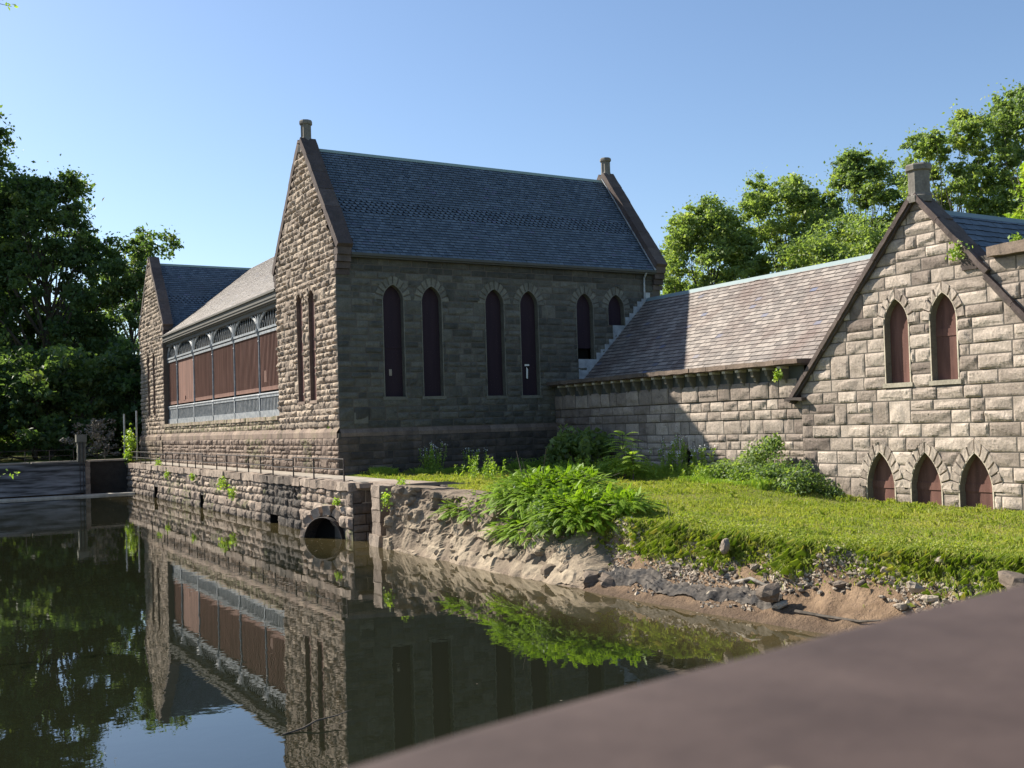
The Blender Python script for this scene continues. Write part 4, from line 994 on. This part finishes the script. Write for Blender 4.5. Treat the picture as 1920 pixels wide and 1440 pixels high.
for k, (x, y, h, r_) in enumerate(((-20, 60, 12, 6), (-13, 64, 11, 5.5), (-8, 58, 9, 4.6), (-3.5, 61, 10, 4.8), (1, 58, 9.5, 4.2), (5, 62, 10, 4.5), (-17, 52, 8, 4), (-26, 66, 22, 8), (-1, 83, 16, 6.5))):
    lb_ = ['low dark thicket at the left edge behind the dam fence', 'dark bushy undergrowth beneath the tall left tree', 'rounded dark bush behind the stone post', 'dense bush between the stone post and the gate posts',
           'leafy undergrowth directly left of the far gable', 'bush mostly hidden behind the far gable', 'low bush right at the far left bank', 'dark tree rising outside the left edge', 'mid-height leafy tree under the limb of the oak'][k]
    tree('undergrowth_tree', lb_, (x, y, 2.6), h, r_, 30+k, 15, 11, 55, .55, M['leaf_dark'] if k % 3 else M['leaf_mid'], M['bark'], .05, trunk_r=.2, lobe_r=.42, group='undergrowth behind the dam')
# trees behind the low range, right
tree('maple_tree', 'rounded bright green tree nearest the main roof, above the left end of the low roof', (45, 24.2, 1.2), 22.8, 5.6, 21, 52, 14, 95, .30, M['leaf_bright'], M['bark'], .25, trunk_r=.3, lobe_r=.25)
tree('ash_tree', 'open bright green tree with dark forking limbs above the middle of the low roof', (52.5, 22.3, 1.2), 25.8, 6.6, 22, 58, 14, 80, .29, M['leaf_bright'], M['bark'], .3, trunk_r=.42, lobe_r=.19)
tree('ash_tree', 'open airy green tree just left of the gable chimney', (60.5, 19.5, 1.2), 28.4, 6.4, 23, 56, 14, 78, .30, M['leaf_mid'], M['bark'], .3, trunk_r=.4, lobe_r=.19)
tree('maple_tree', 'low bright green tree filling in under the airy trees left of the chimney', (50, 12.5, 1.2), 19, 6.0, 27, 30, 18, 90, .30, M['leaf_bright'], M['bark'], .2, trunk_r=.3)
tree('ash_tree', 'tall sparse tree directly right of the gable chimney', (58, 8.2, 1.2), 28.6, 5.2, 24, 56, 12, 72, .28, M['leaf_bright'], M['bark_pale'], .3, trunk_r=.3, lobe_r=.19)
tree('ash_tree', 'tallest, widest tree of the right side with pale upper limbs, cut by the right edge', (64, 4.0, 1.2), 31.5, 6.8, 25, 84, 13, 70, .30, M['leaf_mid'], M['bark_pale'], .22, trunk_r=.42, lobe_r=.18)
tree('maple_tree', 'yellow-green tree at the right edge above the dark slates', (56, -2.6, 1.2), 21.5, 5.0, 26, 28, 18, 62, .34, M['leaf_weed'], M['bark'], .2, trunk_r=.25)
tree('background_tree', 'green tree mass filling in behind the cross gable roof', (74, 6, 1.2), 23, 10, 28, 34, 16, 60, .6, M['leaf_mid'], M['bark'], .1, trunk_r=.4)
tree('small_tree', 'small green tree peeping past the foot of the east coping', (44, 33.0, 1.2), 18.0, 3.0, 29, 12, 9, 40, .34, M['leaf_bright'], M['bark'], .3, trunk_r=.18)

def frond(mb, p0, d, ln, nl, ll, lw, droop, r, tint, stem=None):
    """feathery compound leaf"""
    d = np.array(d, float); d /= np.linalg.norm(d); t_ = np.linspace(.12, 1, nl); up = np.array([0, 0, 1.])
    pos = p0+d*ln*t_[:, None]-up*(droop*ln*t_**2)[:, None]
    tg = d-up*(2*droop*t_)[:, None]; tg /= np.linalg.norm(tg, axis=1)[:, None]; sd = np.cross(tg, up); sd /= np.linalg.norm(sd, axis=1)[:, None]+1e-9
    L_ = ll*np.sin(np.clip(t_*2.6+.35, 0, math.pi-.35))[:, None]
    for s in (-1, 1):
        a = sd*s*.9+tg*.35-up*.12; a /= np.linalg.norm(a, axis=1)[:, None]
        V = np.stack([pos, pos+a*L_*.5+tg*lw*.5, pos+a*L_-up*L_*.12, pos+a*L_*.5-tg*lw*.5], 1).reshape(-1, 3)
        mb.add(V, np.arange(nl)[:, None]*4+np.arange(4)[None, :], np.stack([np.clip(tint+r.normal(0, .15, nl), 0, 1), np.zeros(nl), np.zeros(nl)], -1))
# big fern-leaved bush hanging over the rock bank
def fern_bush(name, label, lobes, n, seed, ln, nl, ll, m_leaf, cat='shrub', lw=None):
    r = np.random.default_rng(seed); c0 = np.array(lobes[0][0]); E_ = empty(name, (c0[0], c0[1], float(ground_z(c0[0], c0[1]))), label, cat)
    mb = MB(); tb = MB()
    for (c, rad, frac) in lobes:
        c = np.array(c, float); rad = np.array(rad, float); m_ = int(n*frac)
        for k in range(m_):
            d = r.normal(size=3); d /= np.linalg.norm(d); d[2] = abs(d[2])*.9-.25
            p = c+d*rad*r.uniform(.35, 1.0); out = d.copy(); out[2] = out[2]*.75+.12; out += r.normal(0, .35, 3)*np.array([1, 1, .3])
            frond(mb, p, out, ln*r.uniform(.55, 1.25), nl, ll, lw or ll*.35, r.uniform(.2, .55), r, r.random())
        for k in range(7):
            d = r.normal(size=3)*.4; d[2] = abs(d[2])+.2; e = c+d*rad
            g = np.array([c[0]*.5+c0[0]*.5+r.normal()*.2, c[1]*.6+c0[1]*.4+r.normal()*.2, 0]); g[2] = float(ground_z(g[0], g[1])); tb.tube([g, (g+e)/2+r.normal(0, .12, 3), e], [.035, .022, .01], 5)
    tb.build('stems', M['bark'], E_); mb.build('foliage', m_leaf, E_); return E_
fern_bush('fern_bush', 'big bright feathery bush arching out over the rock bank above the water',
    [((0, -18.6, 2.15), (1.7, 2.8, 1.4), .42), ((-.9, -15.6, 1.6), (1.0, 2.2, .65), .11), ((-.4, -21.5, 1.75), (1.4, 2.0, 1.3), .27), ((.7, -19.6, 2.5), (1.4, 1.9, .95), .13), ((-1.1, -19.6, 1.2), (.9, 2.0, .8), .12)], 4200, 41, .46, 17, .095, M['leaf_bush'], lw=.036)
fern_bush('feathery_shrub', 'low feathery shrub spreading right of the big bush beside the lawn', [((.5, -22.6, 2.1), (1.0, 1.1, .55), .6), ((2.2, -17.5, 2.55), (1.0, 1.6, .55), .4)], 420, 42, .5, 14, .11, M['leaf_bush'], lw=.045)
# sapling with long pinnate leaves
def pinnate(name, label, x, y, h, seed, nf, ln, m_leaf, nl=9, ll=.22, cat='sapling'):
    r = np.random.default_rng(seed); g = float(ground_z(x, y)); E_ = empty(name, (x, y, g), label, cat); tb = MB(); mb = MB()
    tb.tube([(x, y, g-.1), (x+.05, y, g+h*.5), (x, y+.05, g+h)], [.035, .025, .012], 6)
    for k in range(nf):
        f = .3+.7*k/nf; a = k*2.4+r.uniform(-.3, .3); frond(mb, np.array([x, y, g+h*f]), (math.cos(a), math.sin(a), .5+.4*(f > .9)), ln*(1.15-f*.5), nl, ll, .085, .45, r, r.uniform(.4, 1))
    tb.build('stem', M['bark'], E_); mb.build('leaves', m_leaf, E_)
pinnate('ailanthus_sapling', 'tall light green sapling with long feather-like leaves standing before the low wall', 8.6, -11.7, 2.0, 51, 34, 1.3, M['leaf_weed'])
pinnate('ailanthus_sapling', 'shorter pale feather-leaved sapling just right of the tall one', 8.4, -12.6, 1.2, 52, 22, .9, M['leaf_weed'])
# shrubs of plain leaves
def shrub(name, label, blobs, n, lsize, seed, m_leaf, cat='shrub', asp=.6, stems=6, loc=None, group=None):
    r = np.random.default_rng(seed); c0 = blobs[0][0]; gz = float(ground_z(c0[0], c0[1])) if loc is None else loc[2]
    E_ = empty(name, (c0[0], c0[1], gz), label, cat, group); mb = MB(); tb = MB()
    tot = sum(b[2] for b in blobs)
    for (c, rad, wt) in blobs:
        m_ = int(n*wt/tot); c = np.array(c, float); rad = np.array(rad, float)
        sub = r.normal(size=(14, 3)); sub /= np.linalg.norm(sub, axis=1)[:, None]; sub[:, 2] = np.abs(sub[:, 2])*1.1-.25; sub = c+sub*rad*r.uniform(.4, 1., (14, 1))
        k = r.integers(0, 14, m_); o = r.normal(size=(m_, 3)); o /= np.linalg.norm(o, axis=1)[:, None]; o *= (r.random(m_)**.5)[:, None]*rad*.38
        leaves(mb, sub[k]+o, lsize, .4, np.stack([np.clip(r.random(14)[k]+r.normal(0, .2, m_), 0, 1), (r.random(m_) < .04)*.7, np.zeros(m_)], -1), .5, asp, seed)
        for s in range(stems):
            e = sub[r.integers(0, 14)]; g = np.array([c[0]+r.normal()*.12, c[1]+r.normal()*.12, gz-.05]); tb.tube([g, (g+e)/2+r.normal(0, .06, 3), e], [.02, .014, .006], 4, caps=False)
    tb.build('stems', M['bark'], E_); mb.build('foliage', m_leaf, E_); return E_
shrub('large_leaved_shrub', 'dark broad-leaved shrub in the shade at the corner of the two walls', [((11.0, -4.8, 3.3), (1.3, 1.7, 1.3), 1), ((11.1, -3.2, 2.9), (1.1, 1.2, .9), .5)], 1300, .32, 61, M['leaf_bright'], asp=.85)
shrub('leafy_shrub', 'dense dark green shrub against the foot of the stained wall left of the basement windows', [((11.3, -17.2, 2.35), (1.3, 2.1, 1.45), 1), ((11.2, -19.2, 2.0), (1.2, 1.7, 1.0), .6), ((11.4, -15.3, 2.3), (1.0, 1.4, .95), .5), ((11.8, -17.4, 3.5), (.5, .7, .5), .1)], 9500, .15, 62, M['leaf_mid'])
shrub('leafy_shrub', 'small dark shrub in front of the first visible basement window', [((11.7, -20.6, 1.65), (.5, .8, .45), 1)], 700, .13, 63, M['leaf_mid'])
shrub('leafy_shrub', 'bright low shrub around the foot of the tall feathery sapling', [((8.5, -11.6, 2.5), (.9, 1.5, .6), 1), ((8.9, -9.9, 2.45), (.8, 1.1, .5), .6)], 2600, .12, 64, M['leaf_weed'])
shrub('leafy_shrub', 'added mass of darker leaves painting the shade inside the big feathery bush', [((-.1, -18.9, 1.7), (1.35, 2.4, 1.3), 1), ((-.7, -20.9, 1.45), (1.2, 1.6, 1.1), .7)], 5200, .12, 65, M['leaf_mid'])  # added inside the bush; its darker leaves paint the inner shade
r = np.random.default_rng(77)
# row of tall weeds at the wall foot
wl = ['weed clump with tiny white flowers in front of the shaded base course', 'thin grey-green weed stalks beside the shaded base course', 'bushy light weed clump left of the feathery sapling', 'pale weeds with white seed heads in front of the dark basement window',
      'greyish weed stalks right of the dark basement window', 'low bright weeds between the sapling and the basement window', 'low yellowish weeds before the sunlit wall', 'weed clump next to the big fern-like bush', 'bright weeds at the left foot of the dense dark shrub']
def weeds(x, y, n, h, spread, seed, label, white):
    r = np.random.default_rng(seed); g = float(ground_z(x, y)); E_ = empty('weed_clump', (x, y, g), label, 'weeds', 'weeds along the wall'); st = MB(); lf = MB(); fl = MB()
    for k in range(n):
        px, py = x+r.normal()*spread*.4, y+r.normal()*spread; hh_ = h*r.uniform(.55, 1.1); tx, ty = r.normal(0, .12*hh_, 2); gz = float(ground_z(px, py))
        st.tube([(px, py, gz-.05), (px+tx*.5, py+ty*.5, gz+hh_*.55), (px+tx, py+ty, gz+hh_)], [.012, .009, .005], 3, caps=False)
        m_ = int(26*hh_/.8); f = r.random(m_)**.8; C = np.stack([px+tx*f, py+ty*f, gz+hh_*f], -1)+r.normal(0, .09, (m_, 3))*(1.2-f)[:, None]
        leaves(lf, C, .13, .4, None, .3, .4, seed+k)
        if white:
            C = np.stack([px+tx+r.normal(0, .07, 7), py+ty+r.normal(0, .07, 7), gz+hh_+r.normal(0, .07, 7)], -1); leaves(fl, C, .055, 0, None, .3, 1, seed+k)
    st.build('stalks', M['leaf_weed'], E_); lf.build('leaves', M['leaf_weed'], E_)
    if white: fl.build('flowers', M['petal'], E_)['kind'] = 'stuff'
for k, (x, y, n, h, s, wh) in enumerate(((4.1, -1.6, 26, 1.35, .5, 1), (6.2, -2.0, 12, 1.0, .4, 1), (7.6, -9.6, 26, 1.0, .8, 0), (11.6, -11.3, 26, 1.7, .6, 1), (11.8, -12.9, 14, 1.3, .4, 1), (9.8, -12.0, 36, .8, 1.2, 0), (10.6, -14.6, 34, .75, 1.0, 0), (3.0, -9.0, 30, .95, .7, 0), (10.6, -16.4, 22, .7, .7, 0))):
    weeds(x, y, n, h, s, 80+k, wl[k], wh)
# small tufts rooted in the masonry
ivy = [((-2.55, 27.5, 1.9), .35, 'small bright tuft growing from the quay wall below the far railing section'), ((-2.6, 12.3, 1.75), .6, 'largest bright tuft hanging from the middle of the quay wall'), ((-2.65, 10.2, 1.3), .45, 'bright tuft low on the quay wall beside the largest one'),
       ((-2.6, 19.6, 1.9), .3, 'small yellow-green tuft near the top of the quay wall'), ((-2.2, 32.0, 2.6), .5, 'yellow-green weeds on the quay edge under the far railing'), ((-2.5, -6.0, 1.55), .22, 'tiny green tuft above the culvert mouth'),
       ((-2.4, -11.2, 1.9), .42, 'green creeper tuft in the dark recess right of the pier'), ((-1.9, -11.6, 2.4), .5, 'leafy creeper spilling over the lip of the dark recess'), ((-2.1, 44.0, 4.2), 1.1, 'bright climbing vine on the corner of the far gable'), ((-2.3, 43.7, 2.9), .8, 'lower bunch of bright vine leaves at the end of the quay'),
       ((12.3, -26.0, 10.05), .42, 'green and reddish plant growing on the right coping of the cross gable'), ((12.1, -17.6, 6.35), .3, 'bright green sprig between the last corbels'), ((12.6, -27.9, 10.15), .25, 'reddish tuft growing behind the parapet cap'), ((.05, 1.5, 4.75), .22, 'tiny yellow plant on the water table near the corner'), ((12.4, -29.0, 10.3), .4, 'yellow-green plant on the parapet cap at the right edge')]
for k, (c, s, lb_) in enumerate(ivy):
    r = np.random.default_rng(200+k); m_ = int(130*s/.35) if s < .9 else 420; o = r.normal(size=(m_, 3))*s*.42*np.array([.5, 1, .8 if k != 8 else 1.1]); mb = MB(); leaves(mb, np.array(c)+o, .11 if s < .7 else .2, .6, None, .2, .8, 300+k)
    tag(mb.build('wall_plant', M['leaf_weed'], loc=c), lb_, 'plant', 'plants rooted in the masonry')
# leafy twigs reaching in from the left edge
for c, sc, lb_ in (((-16.55, -20.7, 3.82), .3, 'small leafy twig above the water at the left edge'), ((-16.95, -26.9, 12.95), .3, 'leafy twig tip at the top left corner')):
    r = np.random.default_rng(5); E_ = empty('leafy_twig', c, lb_, 'twig'); st = MB(); c = np.array(c)
    st.tube([c+np.array([-3.5, .8, .5]), c+np.array([-1.2, .2, .2]), c+np.array([0, 0, 0]), c+np.array([.35, -.05, -.05])], [.03, .018, .008, .004], 5); st.build('stem', M['bark'], E_)
    mb = MB(); f = r.random(80); C = c+np.stack([.45-f*3, r.normal(0, .12, 80), .15*f+r.normal(0, .05, 80)], -1); leaves(mb, C, .13, .2, None, .6, .5, 4); mb.build('leaves', M['leaf_weed'], E_)

# ---------------------------------------------------------------- grass
r = np.random.default_rng(99)
def blades(x, y, h, wd, lean, tint, extra=0, dirv=None):
    n = len(x); z = ground_z(x, y)-.02; a = r.uniform(0, 2*math.pi, n); ln = h*lean*r.uniform(.2, 1.2, n)
    dx, dy = np.cos(a)*ln, np.sin(a)*ln
    if dirv is not None: dx = dx+dirv*h; 
    b = r.uniform(0, math.pi, n); wx, wy = np.cos(b)*wd, np.sin(b)*wd
    p = np.stack([x, y, z], -1)
    V = np.stack([p+np.stack([-wx, -wy, 0*x], -1), p+np.stack([wx, wy, 0*x], -1), p+np.stack([dx*.35+wx*.8, dy*.35+wy*.8, h*.62], -1), p+np.stack([dx, dy, h*(1-.35*lean)-(.4*h if dirv is not None else 0)], -1), p+np.stack([dx*.35-wx*.8, dy*.35-wy*.8, h*.62], -1)], 1)
    return V.reshape(-1, 3), np.arange(n)[:, None]*5+np.arange(5)[None, :], tint
mb = MB()
n = 150000; x = r.uniform(-.6, 12.7, n); y = -38+38.5*r.random(n)**.95; ok = (x-shore(y) > 2.35) | ((y > -22.5) & (x > -.75)) | ((y > -12) & (x > .2)); x, y = x[ok], y[ok]
ok = ~((y > -7.5) & (x < .3)) & ~((np.hypot((x-3.2)/1.3, (y+3.2)/2.2) < 1) & (r.random(len(x)) < .93)); x, y = x[ok], y[ok]
P = np.stack([x, y, 0*x], -1); pn = vnoise(P, .45, 31); pn2 = vnoise(P, 1.4, 33)
pw = vnoise(P, .8, 35); keep_ = r.random(len(x)) < np.clip(1.15+.9*pw, .25, 1); x, y, P, pn, pn2, pw = x[keep_], y[keep_], P[keep_], pn[keep_], pn2[keep_], pw[keep_]; h = (.07+.09*np.clip(pn2, 0, 1)+.12*(vnoise(P, 2.6, 37) > .55))*r.uniform(.5, 1.5, len(x)); t0_ = np.clip(.45+.35*pn+r.normal(0, .2, len(x)), 0, 1); t1_ = np.clip((.35*np.clip(pn+.3*pn2, 0, 1)+(r.random(len(x)) < .12)*.6), 0, .9)
V, Fc, T = blades(x, y, h, .012+.004*r.random(len(x)), .8, np.stack([t0_, t1_, 0*x], -1)); mb.add(V, Fc, T)
lawn_o = mb.build('lawn_grass', M['grass']); tag(lawn_o, 'short sunlit yellow-green grass covering the lawn before the wall', 'grass'); lawn_o['kind'] = 'stuff'
mb = MB()
n = 95000; y = -39+17.5*r.random(n); x = shore(y)+1.95+1.5*r.random(n)**1.5+.25*r.normal(size=n); P = np.stack([x, y, 0*x], -1); pn = vnoise(P, .9, 41)
ok = r.random(n) < .55+.5*pn; x, y, pn = x[ok], y[ok], pn[ok]; h = (.16+.16*np.clip(pn+.4, 0, 1.2))*r.uniform(.5, 1.3, len(x)); front = x-shore(y) < 2.35
V, Fc, T = blades(x, y, h, .009, .95, np.stack([np.clip(.35+.4*vnoise(P[ok], 1.7, 43)+r.normal(0, .2, len(x)), 0, 1), (r.random(len(x)) < .1)*.8+0*x, 0*x], -1), dirv=np.where(front, -.35, 0)); mb.add(V, Fc, T)
# weedy ground cover leaves along the brow
n = 22000; y = -38+16*r.random(n); x = shore(y)+2.05+1.3*r.random(n); g = ground_z(x, y); P = np.stack([x, y, 0*x], -1); ok = vnoise(P, .8, 47) > -.1
leaves(mb, np.stack([x, y, g+.05+.22*r.random(n)], -1)[ok], .055, .3, None, .7, .6, 48)
eg = mb.build('bank_grass', M['grass']); tag(eg, 'longer shaggy grass and low weeds hanging over the brow of the muddy bank', 'grass'); eg['kind'] = 'stuff'
mb = MB()
n = 42000; xx = r.uniform(0, 1, n); yy = -19+19*r.random(n); x = np.where(r.random(n) < .6, 12.2-2.6*xx**1.3, 1+11*xx); y = np.where(x > 9.4, yy, -1.6-1.6*r.random(n)); y = np.where((x < 9.4), np.where(x < 3, -1.2-.9*r.random(n), y), y)
P = np.stack([x, y, 0*x], -1); ok = vnoise(P, .9, 51) > -.35; x, y, P = x[ok], y[ok], P[ok]; h = (.2+.28*np.clip(vnoise(P, .8, 53)+.3, 0, 1))*r.uniform(.5, 1.3, len(x))
V, Fc, T = blades(x, y, h, .013, .6, np.stack([np.clip(r.normal(.5, .3, len(x)), 0, 1), (r.random(len(x)) < .1)*.7, 0*x], -1)); mb.add(V, Fc, T)
n = 12000; x = 12.3-3.4*r.random(n); y = -19*r.random(n); g = ground_z(x, y); P = np.stack([x, y, 0*x], -1); ok = vnoise(P, .7, 57) > -.2
leaves(mb, np.stack([x, y, g+.05+.45*r.random(n)**1.5], -1)[ok], .11, .3, None, .6, .5, 58)
wg = mb.build('tall_grass', M['leaf_weed']); tag(wg, 'uncut tall grass and low weeds along the foot of the walls', 'grass'); wg['kind'] = 'stuff'

# ---------------------------------------------------------------- rocks, rubble, cloth, driftwood
M['rock'] = stone_mat('grey_brown_rock', (.19, .15, .115), (.44, .375, .29), bump=.6, streak=.2)
M['rock_dark'] = stone_mat('dark_brown_rock', (.11, .085, .065), (.19, .15, .115), bump=.6, streak=.3)
def rock_mesh(seed, n=7, flatz=.6):
    r = np.random.default_rng(seed); mb = MB(); th = np.linspace(0, 2*math.pi, 10)[:-1]; ph = np.linspace(-math.pi/2, math.pi/2, n)
    D = np.array([[math.cos(p)*math.cos(t), math.cos(p)*math.sin(t), math.sin(p)] for p in ph for t in th]); s = np.ones(len(D))*1.0
    for k in range(11):      # cut facets
        nn = r.normal(size=3); nn /= np.linalg.norm(nn); o = r.uniform(.45, .85); dn = D@nn; s = np.minimum(s, np.where(dn > .05, o/np.maximum(dn, .05), 9))
    V = D*s[:, None]*np.array([1, r.uniform(.55, .85), flatz*r.uniform(.6, 1)])*.5
    i = np.arange(n-1)[:, None]*9; j = np.arange(9)[None, :]; jn = (j+1) % 9; mb.add(V, np.stack([i+j, i+jn, i+9+jn, i+9+j], -1).reshape(-1, 4), (r.random(), 0, 0)); return mb
protos = [rock_mesh(s).build('rock', M['rock']) for s in range(8)]
r = np.random.default_rng(123); used = set(); nr = 0
while nr < 190:
    y = r.uniform(-38.5, -23.2); dx = r.choice([r.uniform(1.05, 2.1), r.uniform(.5, 1.9)], p=[.8, .2]); x = float(shore(y))+dx
    if -36 < y < -34.5 and dx < .9: continue
    k = nr % 8; s = r.uniform(.09, .22)*(1+1.1*(r.random() < .16)); o = protos[k] if k not in used else protos[k].copy()
    if k in used: col.objects.link(o)
    used.add(k); o.scale = (s*1.3, s*1.3, s*1.3); o.rotation_euler = (r.normal(0, .25), r.normal(0, .25), r.uniform(0, 6.28)); o.location = (x, y, float(ground_z(x, y))+s*.18)
    tag(o, 'angular grey-brown stone lying in the rubble of the muddy bank', 'stone', 'loose stones on the muddy bank'); nr += 1
def single_rock(seed, loc, s, rz, label, flat=.8):
    o = rock_mesh(seed, 9, flat).build('boulder', M['rock_dark'] if 'dark' in label or 'brown' in label else M['rock']); o.location = loc; o.scale = (s, s, s); o.rotation_euler = (.2, -.3, rz); tag(o, label, 'boulder')
single_rock(501, (-1.35, -30.75, .6), .68, 1.9, 'upright pointed dark rock at the right end of the grey cloth', 1.1)
single_rock(502, (-1.75, -24.2, .22), 1.25, .6, 'smooth low brown boulder at the waterline left of the grey cloth', .55)
single_rock(503, (-1.7, -24.95, .2), .95, 2.0, 'second smooth brown boulder touching the grey cloth', .6)
single_rock(504, (-.75, -36.6, 1.45), 1.1, 1.0, 'large pale rock at the right edge of the bank above the brown rail', .6)
single_rock(505, (-.55, -28.4, 1.42), .42, .4, 'upright flat stone leaning out of the grass edge', 1.1)
single_rock(506, (-.75, -34.3, 1.1), .55, 2.4, 'pale chunky rock in the right part of the rubble', .7)
# rubble chips nobody could count
n = 11000; y = -39+16.5*r.random(n); dx = .12+2.05*r.random(n)**.5; x = shore(y)+dx; P = np.stack([x, y, 0*x], -1); ok = (vnoise(P, .8, 71)+.5*(dx-1.2)+.25*(y < -30) > -.05); x, y = x[ok], y[ok]; n = len(x); z = ground_z(x, y)
s = r.uniform(.018, .055, n)*(1+.8*(r.random(n) < .1)); D = np.array([[1, 0, 0], [-1, 0, 0], [0, 1, 0], [0, -1, 0], [0, 0, 1], [0, 0, -1.]])
V = np.stack([x, y, z+.01], -1)[:, None, :]+(D[None]*r.uniform(.4, 1.4, (n, 6, 1))+r.normal(0, .25, (n, 6, 3)))*s[:, None, None]
Fo = np.array([[0, 2, 4], [2, 1, 4], [1, 3, 4], [3, 0, 4], [2, 0, 5], [1, 2, 5], [3, 1, 5], [0, 3, 5]])
mb = MB(); tt_ = np.repeat(np.stack([r.random(n)**.7, 0*x, 0*x], -1), 8, 0); mb.add(V.reshape(-1, 3), (np.arange(n)[:, None, None]*6+Fo[None]).reshape(-1, 3), tt_)
gv = mb.build('rubble', M['rock']); tag(gv, 'small broken stone chips strewn over the muddy bank', 'rubble'); gv['kind'] = 'stuff'
# dark cloth lying along the bank
nu_, nv_ = 200, 30; Sg, Tg = np.meshgrid(np.linspace(0, 1, nu_), np.linspace(0, 1, nv_))
yy = -24.6-6.2*Sg; xx = shore(yy.ravel()).reshape(yy.shape)+.48+.62*Tg*(1-.45*Sg)+.1*np.sin(Sg*9)+.05*np.sin(Sg*23+2); P = np.stack([xx.ravel(), yy.ravel(), 0*xx.ravel()], -1)
Pz = np.stack([yy.ravel()*.45, Tg.ravel()*3.6+.5*np.sin(yy.ravel()*1.2), 0*xx.ravel()], -1)
zz = ground_z(xx, yy).ravel()+.045+.13*np.abs(vnoise(Pz, 2.2, 61))+.05*np.abs(vnoise(Pz, 5.5, 64)); e_ = np.minimum(Tg, 1-Tg).ravel(); zz -= .07*(e_ < .04)
i = np.arange(nv_-1)[:, None]*nu_; j = np.arange(nu_-1)[None, :]
mb = MB(); mb.add(np.stack([xx.ravel(), yy.ravel(), zz], -1), np.stack([i+j, i+j+1, i+j+nu_+1, i+j+nu_], -1).reshape(-1, 4))
q = NT('dirty_black_cloth'); c = q.mix(q.ramp(q.noise(3, 5), .4, .62), (.028, .026, .025), (.10, .085, .07)); q.bump(q.noise(25, 4, stretch=(1, .3, 1)), .6, .03); q.out(c, .85)
tag(mb.build('landscape_cloth', q.m, smooth=True), 'long crumpled dark grey cloth half buried along the muddy bank', 'cloth')
def stick(pts, rad, label, m=M['bark'], name='driftwood'):
    mb = MB(); mb.tube(pts, rad, 6); tag(mb.build(name, m), label, 'stick')
stick([(-13.55, -32.9, .0), (-13.2, -32.85, .03), (-12.95, -32.8, .10), (-12.6, -32.78, .12), (-12.35, -32.75, .16)], [.012, .015, .014, .01, .005], 'thin bent twig sticking up from the water in front of the reflections')
def gp(x, y, dz): return (x, y, float(ground_z(x, y))+dz)
stick([gp(-.8, -29.0, .06), gp(-.75, -29.5, .14), gp(-.75, -30.0, .1), gp(-.7, -30.4, .16)], [.05, .05, .04, .02], 'curved pale branch lying in the rubble below the grass edge', M['bark_pale'])
stick([gp(-1.2, -31.4, .04), gp(-1.15, -32.2, .07), gp(-1.05, -33.1, .05), gp(-1.0, -33.6, .12)], [.05, .04, .035, .02], 'dark thin log on the mud right of the upright rock')
stick([gp(.1, -25.4, -.1), (-.0, -25.45, 2.35)], [.012, .006], 'thin dry stalk standing at the grass edge', M['bark_pale'], 'dry_stalk')
# brush heap beyond the dam
tree('brush_heap', 'grey-brown brush heap behind the fence beside the far gable', (-3.8, 50, 2.7), 3.2, 2.2, 71, 8, 8, 26, .22, M['bark_pale'], M['bark'], .1, cat='brush', trunk_r=.06, lobe_r=.4)
# dead limbs against the sky right of the east coping
mb = MB(); mb.tube([(40, 27.2, 12), (40, 27.0, 16.5), (40.2, 26.2, 18.5), (40, 27.3, 20.5), (40, 27.0, 22.5)], [.09, .07, .05, .035, .015], 5); mb.tube([(40.2, 26.2, 18.5), (40.4, 25.2, 19.6), (40.2, 25.0, 20.6)], [.03, .02, .01], 4)
tag(mb.build('dead_tree', M['bark_pale'], loc=(40, 27, 12)), 'bare thin dead tree beside the foot of the east coping', 'dead tree')
# distant wood closing the view under the big trees
r = np.random.default_rng(900); n = 26000
x = r.uniform(-75, 40, n); y = r.uniform(104, 118, n); hmax = 12+4*vnoise(np.stack([x, 0*x, 0*x], -1), .12, 5); z = 2.5+hmax*r.random(n)**.8
mb = MB(); leaves(mb, np.stack([x, y, z], -1), 1.3, .2, None, .2, .7, 901); wd = mb.build('distant_wood', M['leaf_dark']); tag(wd, 'dark mass of far-off wood closing the gaps under the trees beyond the pond', 'wood'); wd['kind'] = 'stuff'

# leaves and bits floating on the pond
r = np.random.default_rng(950); n = 420; y = r.uniform(-36, 38, n); x = shore(y)-.1-r.exponential(1.6, n); mb = MB()
a = r.uniform(0, 6.28, n); s = r.uniform(.015, .05, n); C = np.stack([x, y, 0*x+.006], -1); U_ = np.stack([np.cos(a), np.sin(a), 0*a], -1)*s[:, None]; V_ = np.stack([-np.sin(a), np.cos(a), 0*a], -1)*s[:, None]*.5
mb.add(np.stack([C-U_, C+V_, C+U_, C-V_], 1).reshape(-1, 3), np.arange(n)[:, None]*4+np.arange(4)[None, :], np.stack([r.random(n), r.random(n), 0*x], -1)); fl = mb.build('floating_debris', M['rock']); tag(fl, 'tiny leaves and bits of scum floating on the pond close to the bank', 'debris'); fl['kind'] = 'stuff'
